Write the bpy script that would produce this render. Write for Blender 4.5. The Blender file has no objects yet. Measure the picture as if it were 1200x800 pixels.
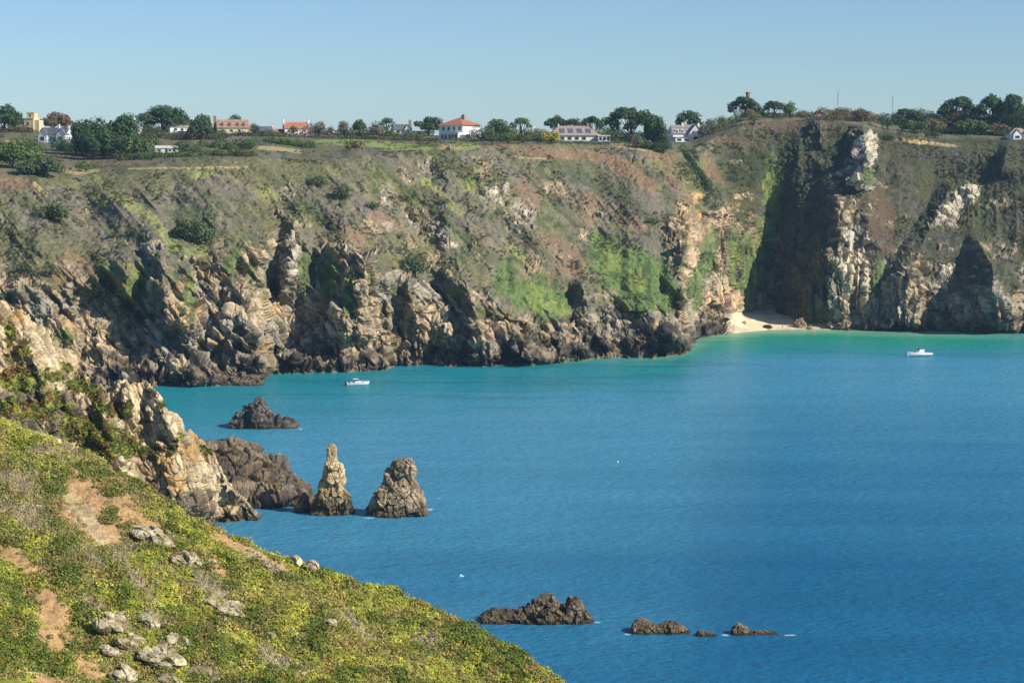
import bpy, math, random
import numpy as np
from mathutils import Vector

random.seed(11)
rng = np.random.default_rng(11)
R_ = math.radians
SC = bpy.context.scene
COL = SC.collection

# ------------------------------------------------------------------ camera model (metres)
FOC, CX, CY, CAMH, HOR = 2400.0, 600.0, 400.0, 72.0, 196.0
TH = math.atan((CY - HOR) / FOC)
cT, sT = math.cos(TH), math.sin(TH)


def ray(px, py):
    u = (np.asarray(px, float) - CX) / FOC
    v = (CY - np.asarray(py, float)) / FOC
    dy = cT + v * sT
    return u / dy, (-sT + v * cT) / dy          # X per metre of Y, Z per metre of Y


def P(px, py, Y):
    a, b = ray(px, py)
    return a * Y, Y, CAMH + b * Y


def Ysea(py):
    return -CAMH / ray(600, py)[1]


def unproj(X, Y, Z):
    # world -> pixel of the photograph
    zc = Y * cT - (Z - CAMH) * sT
    yc = Y * sT + (Z - CAMH) * cT
    return CX + FOC * X / zc, CY - FOC * yc / zc


# ------------------------------------------------------------------ numpy noise
def _h(ix, iy, iz, seed):
    h = (ix.astype(np.uint32) * np.uint32(374761393) + iy.astype(np.uint32) * np.uint32(668265263)
         + iz.astype(np.uint32) * np.uint32(2147483647) + np.uint32(seed * 974711 + 13))
    h = (h ^ (h >> np.uint32(13))) * np.uint32(1274126177)
    h = h ^ (h >> np.uint32(16))
    h = h * np.uint32(2246822519)
    return ((h ^ (h >> np.uint32(15))) & np.uint32(0xFFFFFF)).astype(np.float32) / np.float32(0xFFFFFF)


def vnoise(x, y, z=None, seed=0):
    x = np.asarray(x, np.float32); y = np.asarray(y, np.float32)
    x, y = np.broadcast_arrays(x, y)
    ix = np.floor(x); iy = np.floor(y)
    fx = x - ix; fy = y - iy
    ix = ix.astype(np.int64); iy = iy.astype(np.int64)
    sx = fx * fx * fx * (fx * (fx * 6 - 15) + 10); sy = fy * fy * fy * (fy * (fy * 6 - 15) + 10)
    if z is None:
        zz = np.zeros_like(ix)
        a = _h(ix, iy, zz, seed); b = _h(ix + 1, iy, zz, seed)
        c = _h(ix, iy + 1, zz, seed); d = _h(ix + 1, iy + 1, zz, seed)
        return (a + (b - a) * sx) * (1 - sy) + (c + (d - c) * sx) * sy
    z = np.asarray(z, np.float32); z = np.broadcast_to(z, x.shape)
    iz = np.floor(z); fz = z - iz; iz = iz.astype(np.int64)
    sz = fz * fz * fz * (fz * (fz * 6 - 15) + 10)
    out = 0
    for k in (0, 1):
        a = _h(ix, iy, iz + k, seed); b = _h(ix + 1, iy, iz + k, seed)
        c = _h(ix, iy + 1, iz + k, seed); d = _h(ix + 1, iy + 1, iz + k, seed)
        l = (a + (b - a) * sx) * (1 - sy) + (c + (d - c) * sx) * sy
        out = out + l * (sz if k else (1 - sz))
    return out


def fbm(x, y, z=None, o=4, seed=0, g=0.5):
    t = 0.0; a = 1.0; n = 0.0
    for i in range(o):
        t = t + a * vnoise(x, y, z, seed + i * 17); n += a
        a *= g
        x = x * 2.03 + 7.1; y = y * 2.03 - 3.7
        if z is not None: z = z * 2.03 + 1.3
    return t / n                                   # 0..1, mean .5


def ridged(x, y, z=None, o=3, seed=0):
    t = 0.0; a = 1.0; n = 0.0
    for i in range(o):
        t = t + a * (1 - np.abs(2 * vnoise(x, y, z, seed + i * 31) - 1)); n += a
        a *= 0.5; x = x * 2.1 + 3.3; y = y * 2.1 + 1.7
        if z is not None: z = z * 2.1 - 2.2
    return t / n


def facets(x, y, z, seed=0, tilt=0.9):
    """broken-rock relief: nearest random cell, each cell a tilted plane. Returns (relief, cell tone, edge)."""
    ix = np.floor(x).astype(np.int64); iy = np.floor(y).astype(np.int64); iz = np.floor(z).astype(np.int64)
    fx = x - ix; fy = y - iy; fz = z - iz
    best = np.full(x.shape, 9.0, np.float32); sec = np.full(x.shape, 9.0, np.float32)
    rel = np.zeros(x.shape, np.float32); tone = np.zeros(x.shape, np.float32)
    ox = np.where(fx > .5, 1, -1); oy = np.where(fy > .5, 1, -1); oz = np.where(fz > .5, 1, -1)
    for a in (0, 1):
        for b in (0, 1):
            for c in (0, 1):
                jx = ix + a * ox; jy = iy + b * oy; jz = iz + c * oz
                dx = x - (jx + .15 + .7 * _h(jx, jy, jz, seed)); dy = y - (jy + .15 + .7 * _h(jx, jy, jz, seed + 1))
                dz = z - (jz + .15 + .7 * _h(jx, jy, jz, seed + 2))
                d = dx * dx + dy * dy + dz * dz
                t = _h(jx, jy, jz, seed + 3)
                pl = ((_h(jx, jy, jz, seed + 4) - .5) * dx + (_h(jx, jy, jz, seed + 5) - .5) * dy
                      + (_h(jx, jy, jz, seed + 6) - .5) * dz) * 2 * tilt + (t - .5) * .8
                m = d < best
                sec = np.where(m, best, np.minimum(sec, d))
                rel = np.where(m, pl, rel); tone = np.where(m, t, tone); best = np.where(m, d, best)
    return rel, tone, np.sqrt(sec) - np.sqrt(best)


def sstep(a, b, x):
    t = np.clip((x - a) / (b - a), 0, 1)
    return t * t * (3 - 2 * t)


def lin(r, g, b, k=1.0):
    f = lambda c: ((c / 255 + .055) / 1.055) ** 2.4 if c > 10 else c / 255 / 12.92
    return np.array([f(r) * k, f(g) * k, f(b) * k], np.float32)


def gauss1(a, s, axis):
    if s <= 0: return a
    n = int(3 * s + 1); k = np.exp(-.5 * (np.arange(-n, n + 1) / s) ** 2); k /= k.sum()
    pad = [(0, 0)] * a.ndim; pad[axis] = (n, n)
    b = np.pad(a, pad, mode='edge')
    return np.apply_along_axis(lambda m: np.convolve(m, k, 'valid'), axis, b)


# ------------------------------------------------------------------ object helpers
def tag(o, label=None, cat=None, group=None, kind=None):
    if label: o['label'] = label
    if cat: o['category'] = cat
    if group: o['group'] = group
    if kind: o['kind'] = kind
    return o


def empty(name, loc, rz=0.0, label=None, cat=None, group=None):
    o = bpy.data.objects.new(name, None); COL.objects.link(o)
    o.location = loc; o.rotation_euler = (0, 0, rz); o.empty_display_size = .5
    return tag(o, label, cat, group)


def link_mesh(name, me, mat, parent=None):
    o = bpy.data.objects.new(name, me); COL.objects.link(o)
    if mat: me.materials.append(mat)
    if parent: o.parent = parent
    return o


def np_mesh(name, V, Fq, mat, col=None, parent=None, smooth=False, n=4):
    V = np.asarray(V, np.float32).reshape(-1, 3); Fq = np.asarray(Fq, np.int32).reshape(-1, n)
    me = bpy.data.meshes.new(name)
    me.vertices.add(len(V)); me.vertices.foreach_set('co', V.ravel())
    me.loops.add(Fq.size); me.loops.foreach_set('vertex_index', Fq.ravel())
    me.polygons.add(len(Fq))
    me.polygons.foreach_set('loop_start', np.arange(0, Fq.size, n, dtype=np.int32))
    me.polygons.foreach_set('use_smooth', np.full(len(Fq), smooth))
    me.update(calc_edges=True)
    if col is not None:
        a = me.color_attributes.new('Col', 'FLOAT_COLOR', 'POINT')
        c = np.ones((len(V), 4), np.float32); c[:, :3] = np.asarray(col, np.float32).reshape(-1, 3)
        a.data.foreach_set('color', c.ravel())
    return link_mesh(name, me, mat, parent)


def grid_faces(r, c, wrap=False):
    i = np.arange(r * c).reshape(r, c)
    if wrap: i = np.concatenate([i, i[:, :1]], 1)
    return np.stack([i[:-1, :-1], i[:-1, 1:], i[1:, 1:], i[1:, :-1]], -1).reshape(-1, 4)


def grid_normals(V):
    du = np.gradient(V, axis=1); dv = np.gradient(V, axis=0)
    n = np.cross(du, dv); n /= np.linalg.norm(n, axis=-1, keepdims=True) + 1e-9
    return n


class MB:
    def __init__(self): self.v = []; self.f = []
    def add(self, vs, fs):
        b = len(self.v); self.v += [tuple(map(float, p)) for p in vs]; self.f += [tuple(i + b for i in q) for q in fs]; return self
    def box(self, x0, x1, y0, y1, z0, z1):
        return self.add([(x0, y0, z0), (x1, y0, z0), (x1, y1, z0), (x0, y1, z0), (x0, y0, z1), (x1, y0, z1), (x1, y1, z1), (x0, y1, z1)],
                        [(0, 3, 2, 1), (4, 5, 6, 7), (0, 1, 5, 4), (1, 2, 6, 5), (2, 3, 7, 6), (3, 0, 4, 7)])
    def tube(self, pts, rad, n=7):
        pts = [Vector(p) for p in pts]; rings = []
        for i, p in enumerate(pts):
            d = (pts[min(i + 1, len(pts) - 1)] - pts[max(i - 1, 0)]).normalized()
            a = d.cross(Vector((0.31, 0.9, 0.17))).normalized(); b = d.cross(a)
            r = rad[i] if hasattr(rad, '__len__') else rad
            rings.append([p + (a * math.cos(t) + b * math.sin(t)) * r for t in [2 * math.pi * k / n for k in range(n)]])
        vs = [v for r in rings for v in r]; fs = []
        for i in range(len(pts) - 1):
            for k in range(n):
                fs.append((i * n + k, i * n + (k + 1) % n, (i + 1) * n + (k + 1) % n, (i + 1) * n + k))
        fs.append(tuple(range(n))[::-1]); fs.append(tuple(range((len(pts) - 1) * n, len(pts) * n)))
        return self.add(vs, fs)
    def build(self, name, mat, parent=None):
        me = bpy.data.meshes.new(name); me.from_pydata(self.v, [], self.f); me.validate(); me.update()
        return link_mesh(name, me, mat, parent)


# ------------------------------------------------------------------ materials
def newmat(name):
    m = bpy.data.materials.new(name); m.use_nodes = True
    nt = m.node_tree; b = nt.nodes['Principled BSDF']
    return m, nt, b


def nd(nt, t, **kw):
    n = nt.nodes.new(t)
    for k, v in kw.items():
        if k.startswith('i_'): n.inputs[k[2:].replace('_', ' ')].default_value = v
        else: setattr(n, k, v)
    return n


def attr_mat(name, rough=.9, spec=.25, nscale=1.5, namt=.35, bump=.0, bscale=2.0, bdist=.3, trans=0.0):
    """vertex albedo x procedural mottling"""
    m, nt, b = newmat(name)
    at = nd(nt, 'ShaderNodeAttribute', attribute_name='Col')
    tc = nd(nt, 'ShaderNodeTexCoord')
    no = nd(nt, 'ShaderNodeTexNoise'); no.inputs['Scale'].default_value = nscale; no.inputs['Detail'].default_value = 5; no.inputs['Roughness'].default_value = .65
    nt.links.new(tc.outputs['Object'], no.inputs['Vector'])
    mr = nd(nt, 'ShaderNodeMapRange'); mr.inputs[1].default_value = .3; mr.inputs[2].default_value = .7
    mr.inputs[3].default_value = 1 - namt; mr.inputs[4].default_value = 1 + namt
    nt.links.new(no.outputs['Fac'], mr.inputs[0])
    mx = nd(nt, 'ShaderNodeVectorMath', operation='SCALE')
    nt.links.new(at.outputs['Color'], mx.inputs[0]); nt.links.new(mr.outputs[0], mx.inputs['Scale'])
    nt.links.new(mx.outputs[0], b.inputs['Base Color'])
    b.inputs['Roughness'].default_value = rough; b.inputs['Specular IOR Level'].default_value = spec
    if bump:
        n2 = nd(nt, 'ShaderNodeTexNoise'); n2.inputs['Scale'].default_value = bscale; n2.inputs['Detail'].default_value = 6; n2.inputs['Roughness'].default_value = .7
        nt.links.new(tc.outputs['Object'], n2.inputs['Vector'])
        bp = nd(nt, 'ShaderNodeBump'); bp.inputs['Strength'].default_value = bump; bp.inputs['Distance'].default_value = bdist
        nt.links.new(n2.outputs['Fac'], bp.inputs['Height']); nt.links.new(bp.outputs['Normal'], b.inputs['Normal'])
    if trans:
        tr = nd(nt, 'ShaderNodeBsdfTranslucent'); nt.links.new(mx.outputs[0], tr.inputs['Color'])
        ms = nd(nt, 'ShaderNodeMixShader'); ms.inputs[0].default_value = trans
        out = nt.nodes['Material Output']
        nt.links.new(b.outputs[0], ms.inputs[1]); nt.links.new(tr.outputs[0], ms.inputs[2]); nt.links.new(ms.outputs[0], out.inputs[0])
    return m


_flat = {}
def paint(key, rgb, rough=.7, spec=.3, var=.12, scale=1.2, metal=0.0):
    """plain coloured surface with slight weathering"""
    if key in _flat: return _flat[key]
    m, nt, b = newmat(key)
    tc = nd(nt, 'ShaderNodeTexCoord')
    no = nd(nt, 'ShaderNodeTexNoise'); no.inputs['Scale'].default_value = scale; no.inputs['Detail'].default_value = 6
    nt.links.new(tc.outputs['Object'], no.inputs['Vector'])
    rp = nd(nt, 'ShaderNodeValToRGB')
    rp.color_ramp.elements[0].position = .3; rp.color_ramp.elements[1].position = .7
    rp.color_ramp.elements[0].color = tuple(float(c) * (1 - var) for c in rgb) + (1,)
    rp.color_ramp.elements[1].color = tuple(min(1, float(c) * (1 + var)) for c in rgb) + (1,)
    nt.links.new(no.outputs['Fac'], rp.inputs[0]); nt.links.new(rp.outputs[0], b.inputs['Base Color'])
    b.inputs['Roughness'].default_value = rough; b.inputs['Specular IOR Level'].default_value = spec; b.inputs['Metallic'].default_value = metal
    _flat[key] = m
    return m


def roof_mat(key, rgb):
    """tiled roof: courses as fine darker lines"""
    if key in _flat: return _flat[key]
    m, nt, b = newmat(key)
    tc = nd(nt, 'ShaderNodeTexCoord')
    br = nd(nt, 'ShaderNodeTexBrick'); br.inputs['Scale'].default_value = 1.0
    br.inputs['Brick Width'].default_value = .45; br.inputs['Row Height'].default_value = .32; br.inputs['Mortar Size'].default_value = .03
    br.inputs['Color1'].default_value = tuple(float(c) * 1.12 for c in rgb) + (1,)
    br.inputs['Color2'].default_value = tuple(float(c) * .8 for c in rgb) + (1,)
    br.inputs['Mortar'].default_value = tuple(float(c) * .45 for c in rgb) + (1,)
    mp = nd(nt, 'ShaderNodeMapping'); mp.inputs['Rotation'].default_value = (R_(35), 0, 0)
    nt.links.new(tc.outputs['Object'], mp.inputs[0]); nt.links.new(mp.outputs[0], br.inputs['Vector'])
    nt.links.new(br.outputs['Color'], b.inputs['Base Color']); b.inputs['Roughness'].default_value = .8
    _flat[key] = m
    return m


M_cliff = attr_mat('cliff_ground', nscale=.7, namt=.34, bump=.45, bscale=.8, bdist=.7)
M_rock = attr_mat('sea_rock', nscale=1.6, namt=.3, bump=.8, bscale=2.5, bdist=.25, spec=.3, rough=.8)
M_hill = attr_mat('heath_ground', nscale=5, namt=.4, bump=.7, bscale=7, bdist=.12)
M_leaf = attr_mat('foliage', nscale=.8, namt=.25, spec=.2, rough=.65, trans=.18)
M_bark = paint('bark', (.09, .065, .045), .95, .1, .4, 3)
M_sand = attr_mat('sand', nscale=.8, namt=.08, bump=.2, bscale=3, bdist=.05)

# ================================================================== FAR COAST (terrain sheet)
# photograph colours of sunlit surfaces -> albedo
KA = .92
C = dict(
    olive=lin(112, 112, 66, KA), purple=lin(122, 113, 98, KA), scrub=lin(98, 99, 66, KA), dgreen=lin(70, 86, 50, KA),
    ivy=lin(100, 122, 66, KA), lime=lin(146, 152, 76, KA), rust=lin(148, 112, 82, KA), rust2=lin(142, 114, 88, KA),
    grass=lin(142, 152, 84, KA), dry=lin(180, 162, 110, KA), tan=lin(190, 168, 134, KA), grey=lin(168, 157, 138, KA),
    pale=lin(214, 202, 176, KA), ochre=lin(204, 158, 88, KA), pink=lin(212, 178, 142, KA), dark=lin(62, 58, 54, KA),
    black=lin(44, 42, 41, KA), sand=lin(236, 218, 180, KA), sandg=lin(196, 182, 158, KA))

KN = {  # px: shore, apron top, apron angle, cliff top, cliff angle, edge, slope angle, skyline
    'px':   [-200, 0, 60, 100, 150, 190, 230, 270, 305, 320, 350, 380, 420, 455, 465, 500, 530, 575, 620, 662, 668, 700, 760, 803, 809, 818, 835, 855, 872, 900, 940, 978, 1010, 1040, 1080, 1120, 1160, 1200, 1400],
    'sh':   [470, 460, 457, 454, 453, 453, 453, 452, 448, 438, 438, 437, 436, 433, 428, 428, 429, 429, 427, 424, 421, 420, 420, 416, 409, 397, 394, 391, 389, 386.5, 386, 386, 386.5, 387.5, 388, 389, 389.5, 390, 396],
    'ap':   [440, 425, 420, 415, 418, 420, 415, 405, 392, 384, 384, 388, 398, 404, 402, 396, 392, 392, 378, 388, 386, 376, 372, 366, 366, 364, 362, 366, 364, 362, 376, 378, 377, 371, 364, 368, 366, 364, 360],
    'aa':   [30, 30, 30, 30, 28, 25, 25, 27, 30, 35, 33, 30, 30, 30, 35, 35, 35, 33, 33, 30, 25, 25, 22, 16, 14, 22, 20, 12, 6.5, 5.5, 5.5, 10, 28, 30, 30, 30, 30, 30, 30],
    'ct':   [350, 335, 330, 318, 302, 302, 306, 304, 294, 290, 288, 287, 288, 298, 308, 318, 330, 358, 372, 382, 382, 378, 364, 296, 272, 250, 236, 245, 270, 288, 252, 226, 250, 300, 330, 335, 338, 345, 345],
    'ca':   [60, 60, 60, 58, 58, 60, 62, 62, 62, 62, 64, 64, 64, 62, 60, 58, 56, 54, 52, 50, 50, 50, 52, 58, 62, 62, 62, 62, 60, 60, 62, 64, 62, 60, 58, 60, 60, 58, 58],
    'ed':   [195, 196, 202, 204, 196, 190, 188, 188, 184, 186, 190, 188, 182, 182, 180, 176, 174, 172, 170, 169, 169, 170, 172, 182, 180, 172, 164, 154, 148, 143, 142, 143, 148, 156, 162, 166, 166, 164, 164],
    'ea':   [32, 31, 30, 30, 30, 30, 30, 31, 33, 33, 33, 33, 33, 34, 34, 34, 34, 34, 34, 34, 34, 34, 34, 34, 34, 34, 34, 36, 38, 40, 38, 36, 36, 36, 36, 36, 36, 36, 36],
    'sk':   [150, 151, 153, 153, 153, 153, 154, 155, 156, 157, 157, 157, 157, 157, 157, 158, 160, 161, 162, 162, 162, 162, 163, 164, 164, 160, 149, 141, 134, 132, 134, 136, 138, 141, 141, 139, 138, 138, 138],
}
STEP = 0.8
pxs = np.arange(-180, 1380, STEP)
kpx = np.array(KN['px'], float)
kk = {k: np.interp(pxs, kpx, np.array(v, float)) for k, v in KN.items()}
wob = lambda s, a, sd: a * (fbm(pxs / s, pxs * 0, o=4, seed=sd) - .5) * 2
kk['sh'] = kk['sh'] + wob(9, 1.6, 3) * np.where((pxs > 845) & (pxs < 990), .1, 1)
sm = lambda a, s: gauss1(a, s / STEP, 0)
kk['ap'] = sm(kk['ap'], 4) + sm(wob(18, 8, 5), 3) * np.where((pxs > 850) & (pxs < 985), .15, 1)
kk['ct'] = sm(kk['ct'], 5) + sm(wob(34, 14, 6), 7); kk['ed'] = sm(kk['ed'], 8) + sm(wob(50, 1.5, 8), 12); kk['sk'] = sm(kk['sk'], 6)
for k in ('aa', 'ca', 'ea'): kk[k] = sm(kk[k], 5)


def nexty(Y1, z1, py2, ang):
    t = np.tan(np.radians(ang)); b = ray(600, py2)[1]
    return (CAMH - z1 + t * Y1) / (t - b)


Y1 = Ysea(kk['sh']); z1 = 0 * Y1
Y2 = nexty(Y1, z1, kk['ap'], kk['aa']); z2 = CAMH + ray(600, kk['ap'])[1] * Y2
Y3 = nexty(Y2, z2, kk['ct'], kk['ca']); z3 = CAMH + ray(600, kk['ct'])[1] * Y3
Y4 = nexty(Y3, z3, kk['ed'], kk['ea'])
rt_ = sstep(800, 860, pxs); Y3 = sm(Y3, 4) * (1 - .6 * rt_) + sm(Y3, 26) * .6 * rt_; Y4 = sm(Y4, 10); Y4 = Y4 * (1 - rt_) + sm(Y4, 60) * rt_
Y6 = np.maximum(1040, sm(Y4, 40) + 90)
KNOTS = [(kk['sh'] + 6, Y1 - 4), (kk['sh'], Y1), (kk['ap'], Y2), (kk['ct'], Y3), (kk['ed'], Y4), (kk['sk'], Y6), (kk['sk'] + 3, Y6 + 70), (kk['sk'] + 9, Y6 + 420)]
NR = [3, 105, 135, 165, 75, 5, 6]
pyg, Yg, vg = [], [], []
for i, n in enumerate(NR):
    t = (np.arange(n) / n)[:, None]
    (pa, ya), (pb, yb) = KNOTS[i], KNOTS[i + 1]
    pyg.append(pa + (pb - pa) * t); Yg.append(ya + (yb - ya) * t); vg.append(i + t + 0 * pa)
PY = np.concatenate(pyg); YY = np.concatenate(Yg); VV = np.concatenate(vg)
PX = np.broadcast_to(pxs, PY.shape).copy()
# soften the knees of the profile but keep the shore
ks = gauss1(YY, 7, 0); w = sstep(1.15, 1.4, VV) * (1 - sstep(4.9, 5.0, VV)); YY = YY * (1 - w) + ks * w

# --- buttresses and gullies: each a ridge line with a steep shaded left flank
def ridge(pts, rnd=1.0):
    pts = sorted(pts, key=lambda p: p[1])
    ys = [p[1] for p in pts]
    cx = np.interp(PY, ys, [p[0] for p in pts]); am = np.interp(PY, ys, [p[2] for p in pts])
    wl = np.interp(PY, ys, [p[3] for p in pts]); wr = np.interp(PY, ys, [p[4] for p in pts])
    cx = cx + rnd * 7 * (fbm(PY / 45, PX / 60, o=2, seed=int(pts[0][0])) - .5)
    d = PX - cx
    s = np.where(d < 0, np.clip(1 + d / wl, 0, 1), np.clip(1 - d / wr, 0, 1))
    fade = sstep(ys[0] - 12, ys[0] + 4, PY) * (1 - sstep(ys[-1] - 4, ys[-1] + 14, PY))
    return -1.2 * am * s * fade


DY = np.zeros_like(YY)
RIDGES = [
    [(952, 184, 2, 8, 24), (974, 206, 3, 16, 40), (982, 250, 8, 34, 54), (978, 320, 18, 66, 60), (973, 355, 14, 70, 60), (970, 385, 5, 60, 60)],
    [(1114, 218, 6, 14, 50), (1102, 245, 10, 18, 70), (1076, 295, 13, 26, 80), (1062, 340, 15, 30, 60), (1052, 376, 10, 28, 40)],
    [(1142, 280, 10, 14, 40), (1162, 310, 26, 40, 45), (1170, 350, 32, 62, 45), (1170, 376, 22, 60, 45)],
    [(1180, 175, 8, 10, 40), (1174, 200, 9, 10, 40)],
    [(1013, 150, 14, 18, 14), (1014, 185, 24, 30, 13), (1010, 214, 18, 34, 14)],
    [(963, 143, 7, 14, 8), (962, 165, 9, 22, 8)],
    [(272, 330, 6, 10, 30), (284, 350, 15, 26, 40), (292, 380, 18, 50, 50), (300, 402, 14, 60, 40)],
    [(187, 296, 6, 16, 40), (192, 330, 13, 24, 45), (200, 378, 12, 24, 45)],
    [(343, 262, 8, 14, 26), (340, 300, 13, 16, 30), (334, 345, 13, 14, 26)],
    [(385, 288, 4, 30, 40), (428, 300, 14, 60, 36), (425, 340, 22, 66, 30), (421, 395, 16, 60, 26)],
    [(478, 318, 10, 26, 30), (485, 360, 14, 34, 34), (500, 400, 10, 34, 34)],
    [(452, 318, 6, 16, 16), (458, 380, 8, 20, 20)],
    [(536, 304, 9, 22, 26), (548, 340, 16, 28, 34), (566, 400, 13, 30, 40)],
    [(580, 340, 10, 20, 24), (598, 380, 14, 24, 34), (622, 420, 10, 28, 40)],
    [(682, 332, 11, 18, 40), (690, 368, 10, 20, 40)],
    [(640, 380, 6, 16, 40), (668, 420, 9, 24, 50)],
    [(150, 300, 6, 22, 22), (146, 350, 8, 22, 22)],
    [(735, 350, 7, 20, 50), (800, 404, 12, 50, 20)],
    [(806, 240, 4, 34, 60), (815, 300, 6, 44, 60), (808, 350, 6, 44, 60)],
    [(880, 270, 10, 40, 14), (886, 330, 12, 40, 14), (880, 370, 8, 40, 14)],
    [(798, 372, 6, 30, 16), (790, 398, 8, 34, 14)],
    [(96, 214, 2, 44, 26), (170, 252, 3.6, 60, 24), (232, 306, 4, 54, 22)],
    [(590, 190, 2, 34, 24), (632, 260, 4, 40, 24), (706, 336, 5, 36, 20)],
    [(470, 188, 2, 34, 24), (520, 240, 3, 40, 26), (600, 320, 4, 36, 24)],
    [(385, 205, 2, 34, 24), (450, 262, 3, 40, 26), (520, 320, 3, 30, 24)],
    [(792, 176, 3, 24, 20), (832, 226, 6, 30, 20), (870, 290, 5, 30, 16)],
    [(330, 200, 1, 28, 22), (352, 250, 3, 34, 20)],
    [(20, 250, 2, 40, 30), (80, 300, 3, 46, 26)],
]
for r in RIDGES: DY += ridge(r)
dipk = 1 - sstep(780, 870, PX); dip = PX - .85 * dipk * (PY - 300)
cliffw = sstep(1.0, 1.5, VV) * (1 - sstep(2.9, 3.25, VV)); slopew = sstep(2.7, 3.1, VV) * (1 - sstep(3.75, 4.0, VV))
apw = sstep(.98, 1.15, VV) * (1 - sstep(1.5, 2.0, VV))
sandm = sstep(852, 862, PX) * (1 - sstep(980, 994, PX)) * (1 - sstep(1.9, 2.05, VV) ) * (1 - sstep(955, 975, PX) * sstep(1.35, 1.6, VV)) * sstep(.5, .9, VV)
sandm = np.where(PX < 905, sandm * sstep(0, 6, (PX - 846) - (390 - PY) * .2), sandm)
DY += (-(ridged(dip / 46, PY / 120, o=3, seed=21) - .5) * 16 * cliffw - (ridged(dip / 70, PY / 220, o=1, seed=22) - .5) * 9 * slopew - (ridged(dip / 24, PY / 120, o=2, seed=29) - .5) * 3 * slopew
       - (ridged(dip / 17, PY / 60, o=2, seed=23) - .5) * 5 * cliffw
       - (ridged(PX / 24, PY / 34, o=2, seed=24) - .5) * 8 * apw) * (1 - sandm)
DY *= (1 - sandm)
YY = YY + DY

# --- what covers it: soft patches with ragged edges
wn = fbm(PX / 16, PY / 12, o=4, seed=40) - .5; wn2 = fbm(PX / 5, PY / 4, o=3, seed=41) - .5
def ell(cx, cy, rx, ry, rot=0, rag=1.0):
    a = math.radians(rot); dx = PX - cx; dy = PY - cy
    u = (dx * math.cos(a) + dy * math.sin(a)) / rx; v = (-dx * math.sin(a) + dy * math.cos(a)) / ry
    d = np.sqrt(u * u + v * v) + rag * (wn * 1.1 + wn2 * .9)
    return 1 - sstep(.75, 1.1, d)
def band(pts, wd, rag=1.0):
    best = np.full(PX.shape, 1e9)
    for (x0, y0), (x1, y1) in zip(pts[:-1], pts[1:]):
        L = (x1 - x0) ** 2 + (y1 - y0) ** 2
        t = np.clip(((PX - x0) * (x1 - x0) + (PY - y0) * (y1 - y0)) / L, 0, 1)
        best = np.minimum(best, np.hypot(PX - x0 - t * (x1 - x0), PY - y0 - t * (y1 - y0)))
    return 1 - sstep(.7, 1.1, best / wd + rag * (wn * .6 + wn2 * .8))

# rock exposure
rock = sstep(1.0, 1.05, VV) * (1 - sstep(2.6, 3.15, VV + 1.6 * wn + .7 * wn2))
OUT = [(338, 222, 10, 14, 20), (322, 250, 12, 8, 0), (455, 230, 14, 16, 30), (485, 255, 30, 12, 35), (520, 275, 16, 9, 30), (500, 197, 12, 14, 40), (478, 210, 14, 8, 35),
       (565, 205, 10, 18, 0), (580, 230, 22, 18, 20), (605, 250, 18, 20, 30), (617, 248, 10, 20, -20), (440, 265, 20, 10, 20), (625, 310, 12, 14, 40), (640, 330, 8, 20, -30), (528, 175, 6, 4, 0),
       (718, 348, 12, 22, -20), (680, 275, 12, 8, 45), (810, 270, 34, 40, 10), (850, 265, 26, 30, 0), (850, 335, 30, 30, 0), (700, 250, 30, 8, 40), (650, 222, 30, 8, 30),
       (995, 330, 30, 70, 8), (1010, 186, 17, 38, 0), (1012, 186, 12, 40, 0), (957, 156, 9, 14, 0), (1135, 232, 18, 14, -20), (1112, 252, 22, 16, -30), (1160, 240, 24, 8, -10), (1080, 330, 20, 26, 0), (1110, 330, 8, 30, 10),
       (1060, 350, 40, 14, 0), (1150, 345, 40, 18, 0), (100, 250, 6, 4, 30), (860, 190, 6, 3, 0), (755, 268, 4, 5, 0), (800, 210, 10, 4, 40), (1056, 163, 6, 3, 0)]
for o in OUT: rock = np.maximum(rock, ell(*o, rag=1.5) * (.25 + .75 * sstep(-.06, .09, wn2)))
for o in [(1010, 186, 17, 38, 0), (957, 156, 9, 14, 0), (1135, 230, 17, 13, -25), (1112, 252, 20, 12, -30), (998, 325, 24, 58, 8)]: rock = np.maximum(rock, ell(*o, rag=1.0))
ivy = np.zeros_like(rock)
for o in [(160, 335, 10, 30, 10), (148, 350, 7, 34, 12), (120, 320, 6, 20, 5), (135, 330, 7, 22, 5), (166, 372, 8, 18, 0), (78, 395, 14, 10, 0), (222, 345, 6, 26, 0), (272, 305, 8, 16, 20),
          (385, 330, 12, 36, 0), (408, 350, 8, 30, 0), (360, 320, 10, 30, 0), (640, 350, 26, 22, 30), (590, 325, 14, 22, 20), (610, 345, 20, 16, 30), (660, 358, 12, 14, 20),
          (720, 310, 24, 34, 0), (745, 325, 40, 34, 20), (700, 290, 12, 20, 0), (775, 345, 34, 24, 0), (760, 360, 30, 14, 0), (860, 300, 10, 40, 0), (875, 320, 12, 46, 0), (830, 300, 12, 36, 10), (815, 340, 14, 24, 0),
          (905, 230, 12, 50, 5), (895, 290, 12, 50, 10), (880, 350, 10, 24, 0), (1028, 320, 8, 26, 5), (1018, 205, 7, 12, 0), (1155, 242, 6, 8, 0), (295, 320, 6, 14, 0), (325, 335, 5, 14, 0), (182, 355, 6, 22, 0)]:
    ivy = np.maximum(ivy, ell(*o, rag=1.0))
rock *= (1 - .92 * ivy)
rock = np.clip(rock, 0, 1)
tidal = sstep(.9, 1.0, VV) * (1 - sstep(1.35, 1.95, VV + 1.2 * wn + .4 * wn2))
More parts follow.
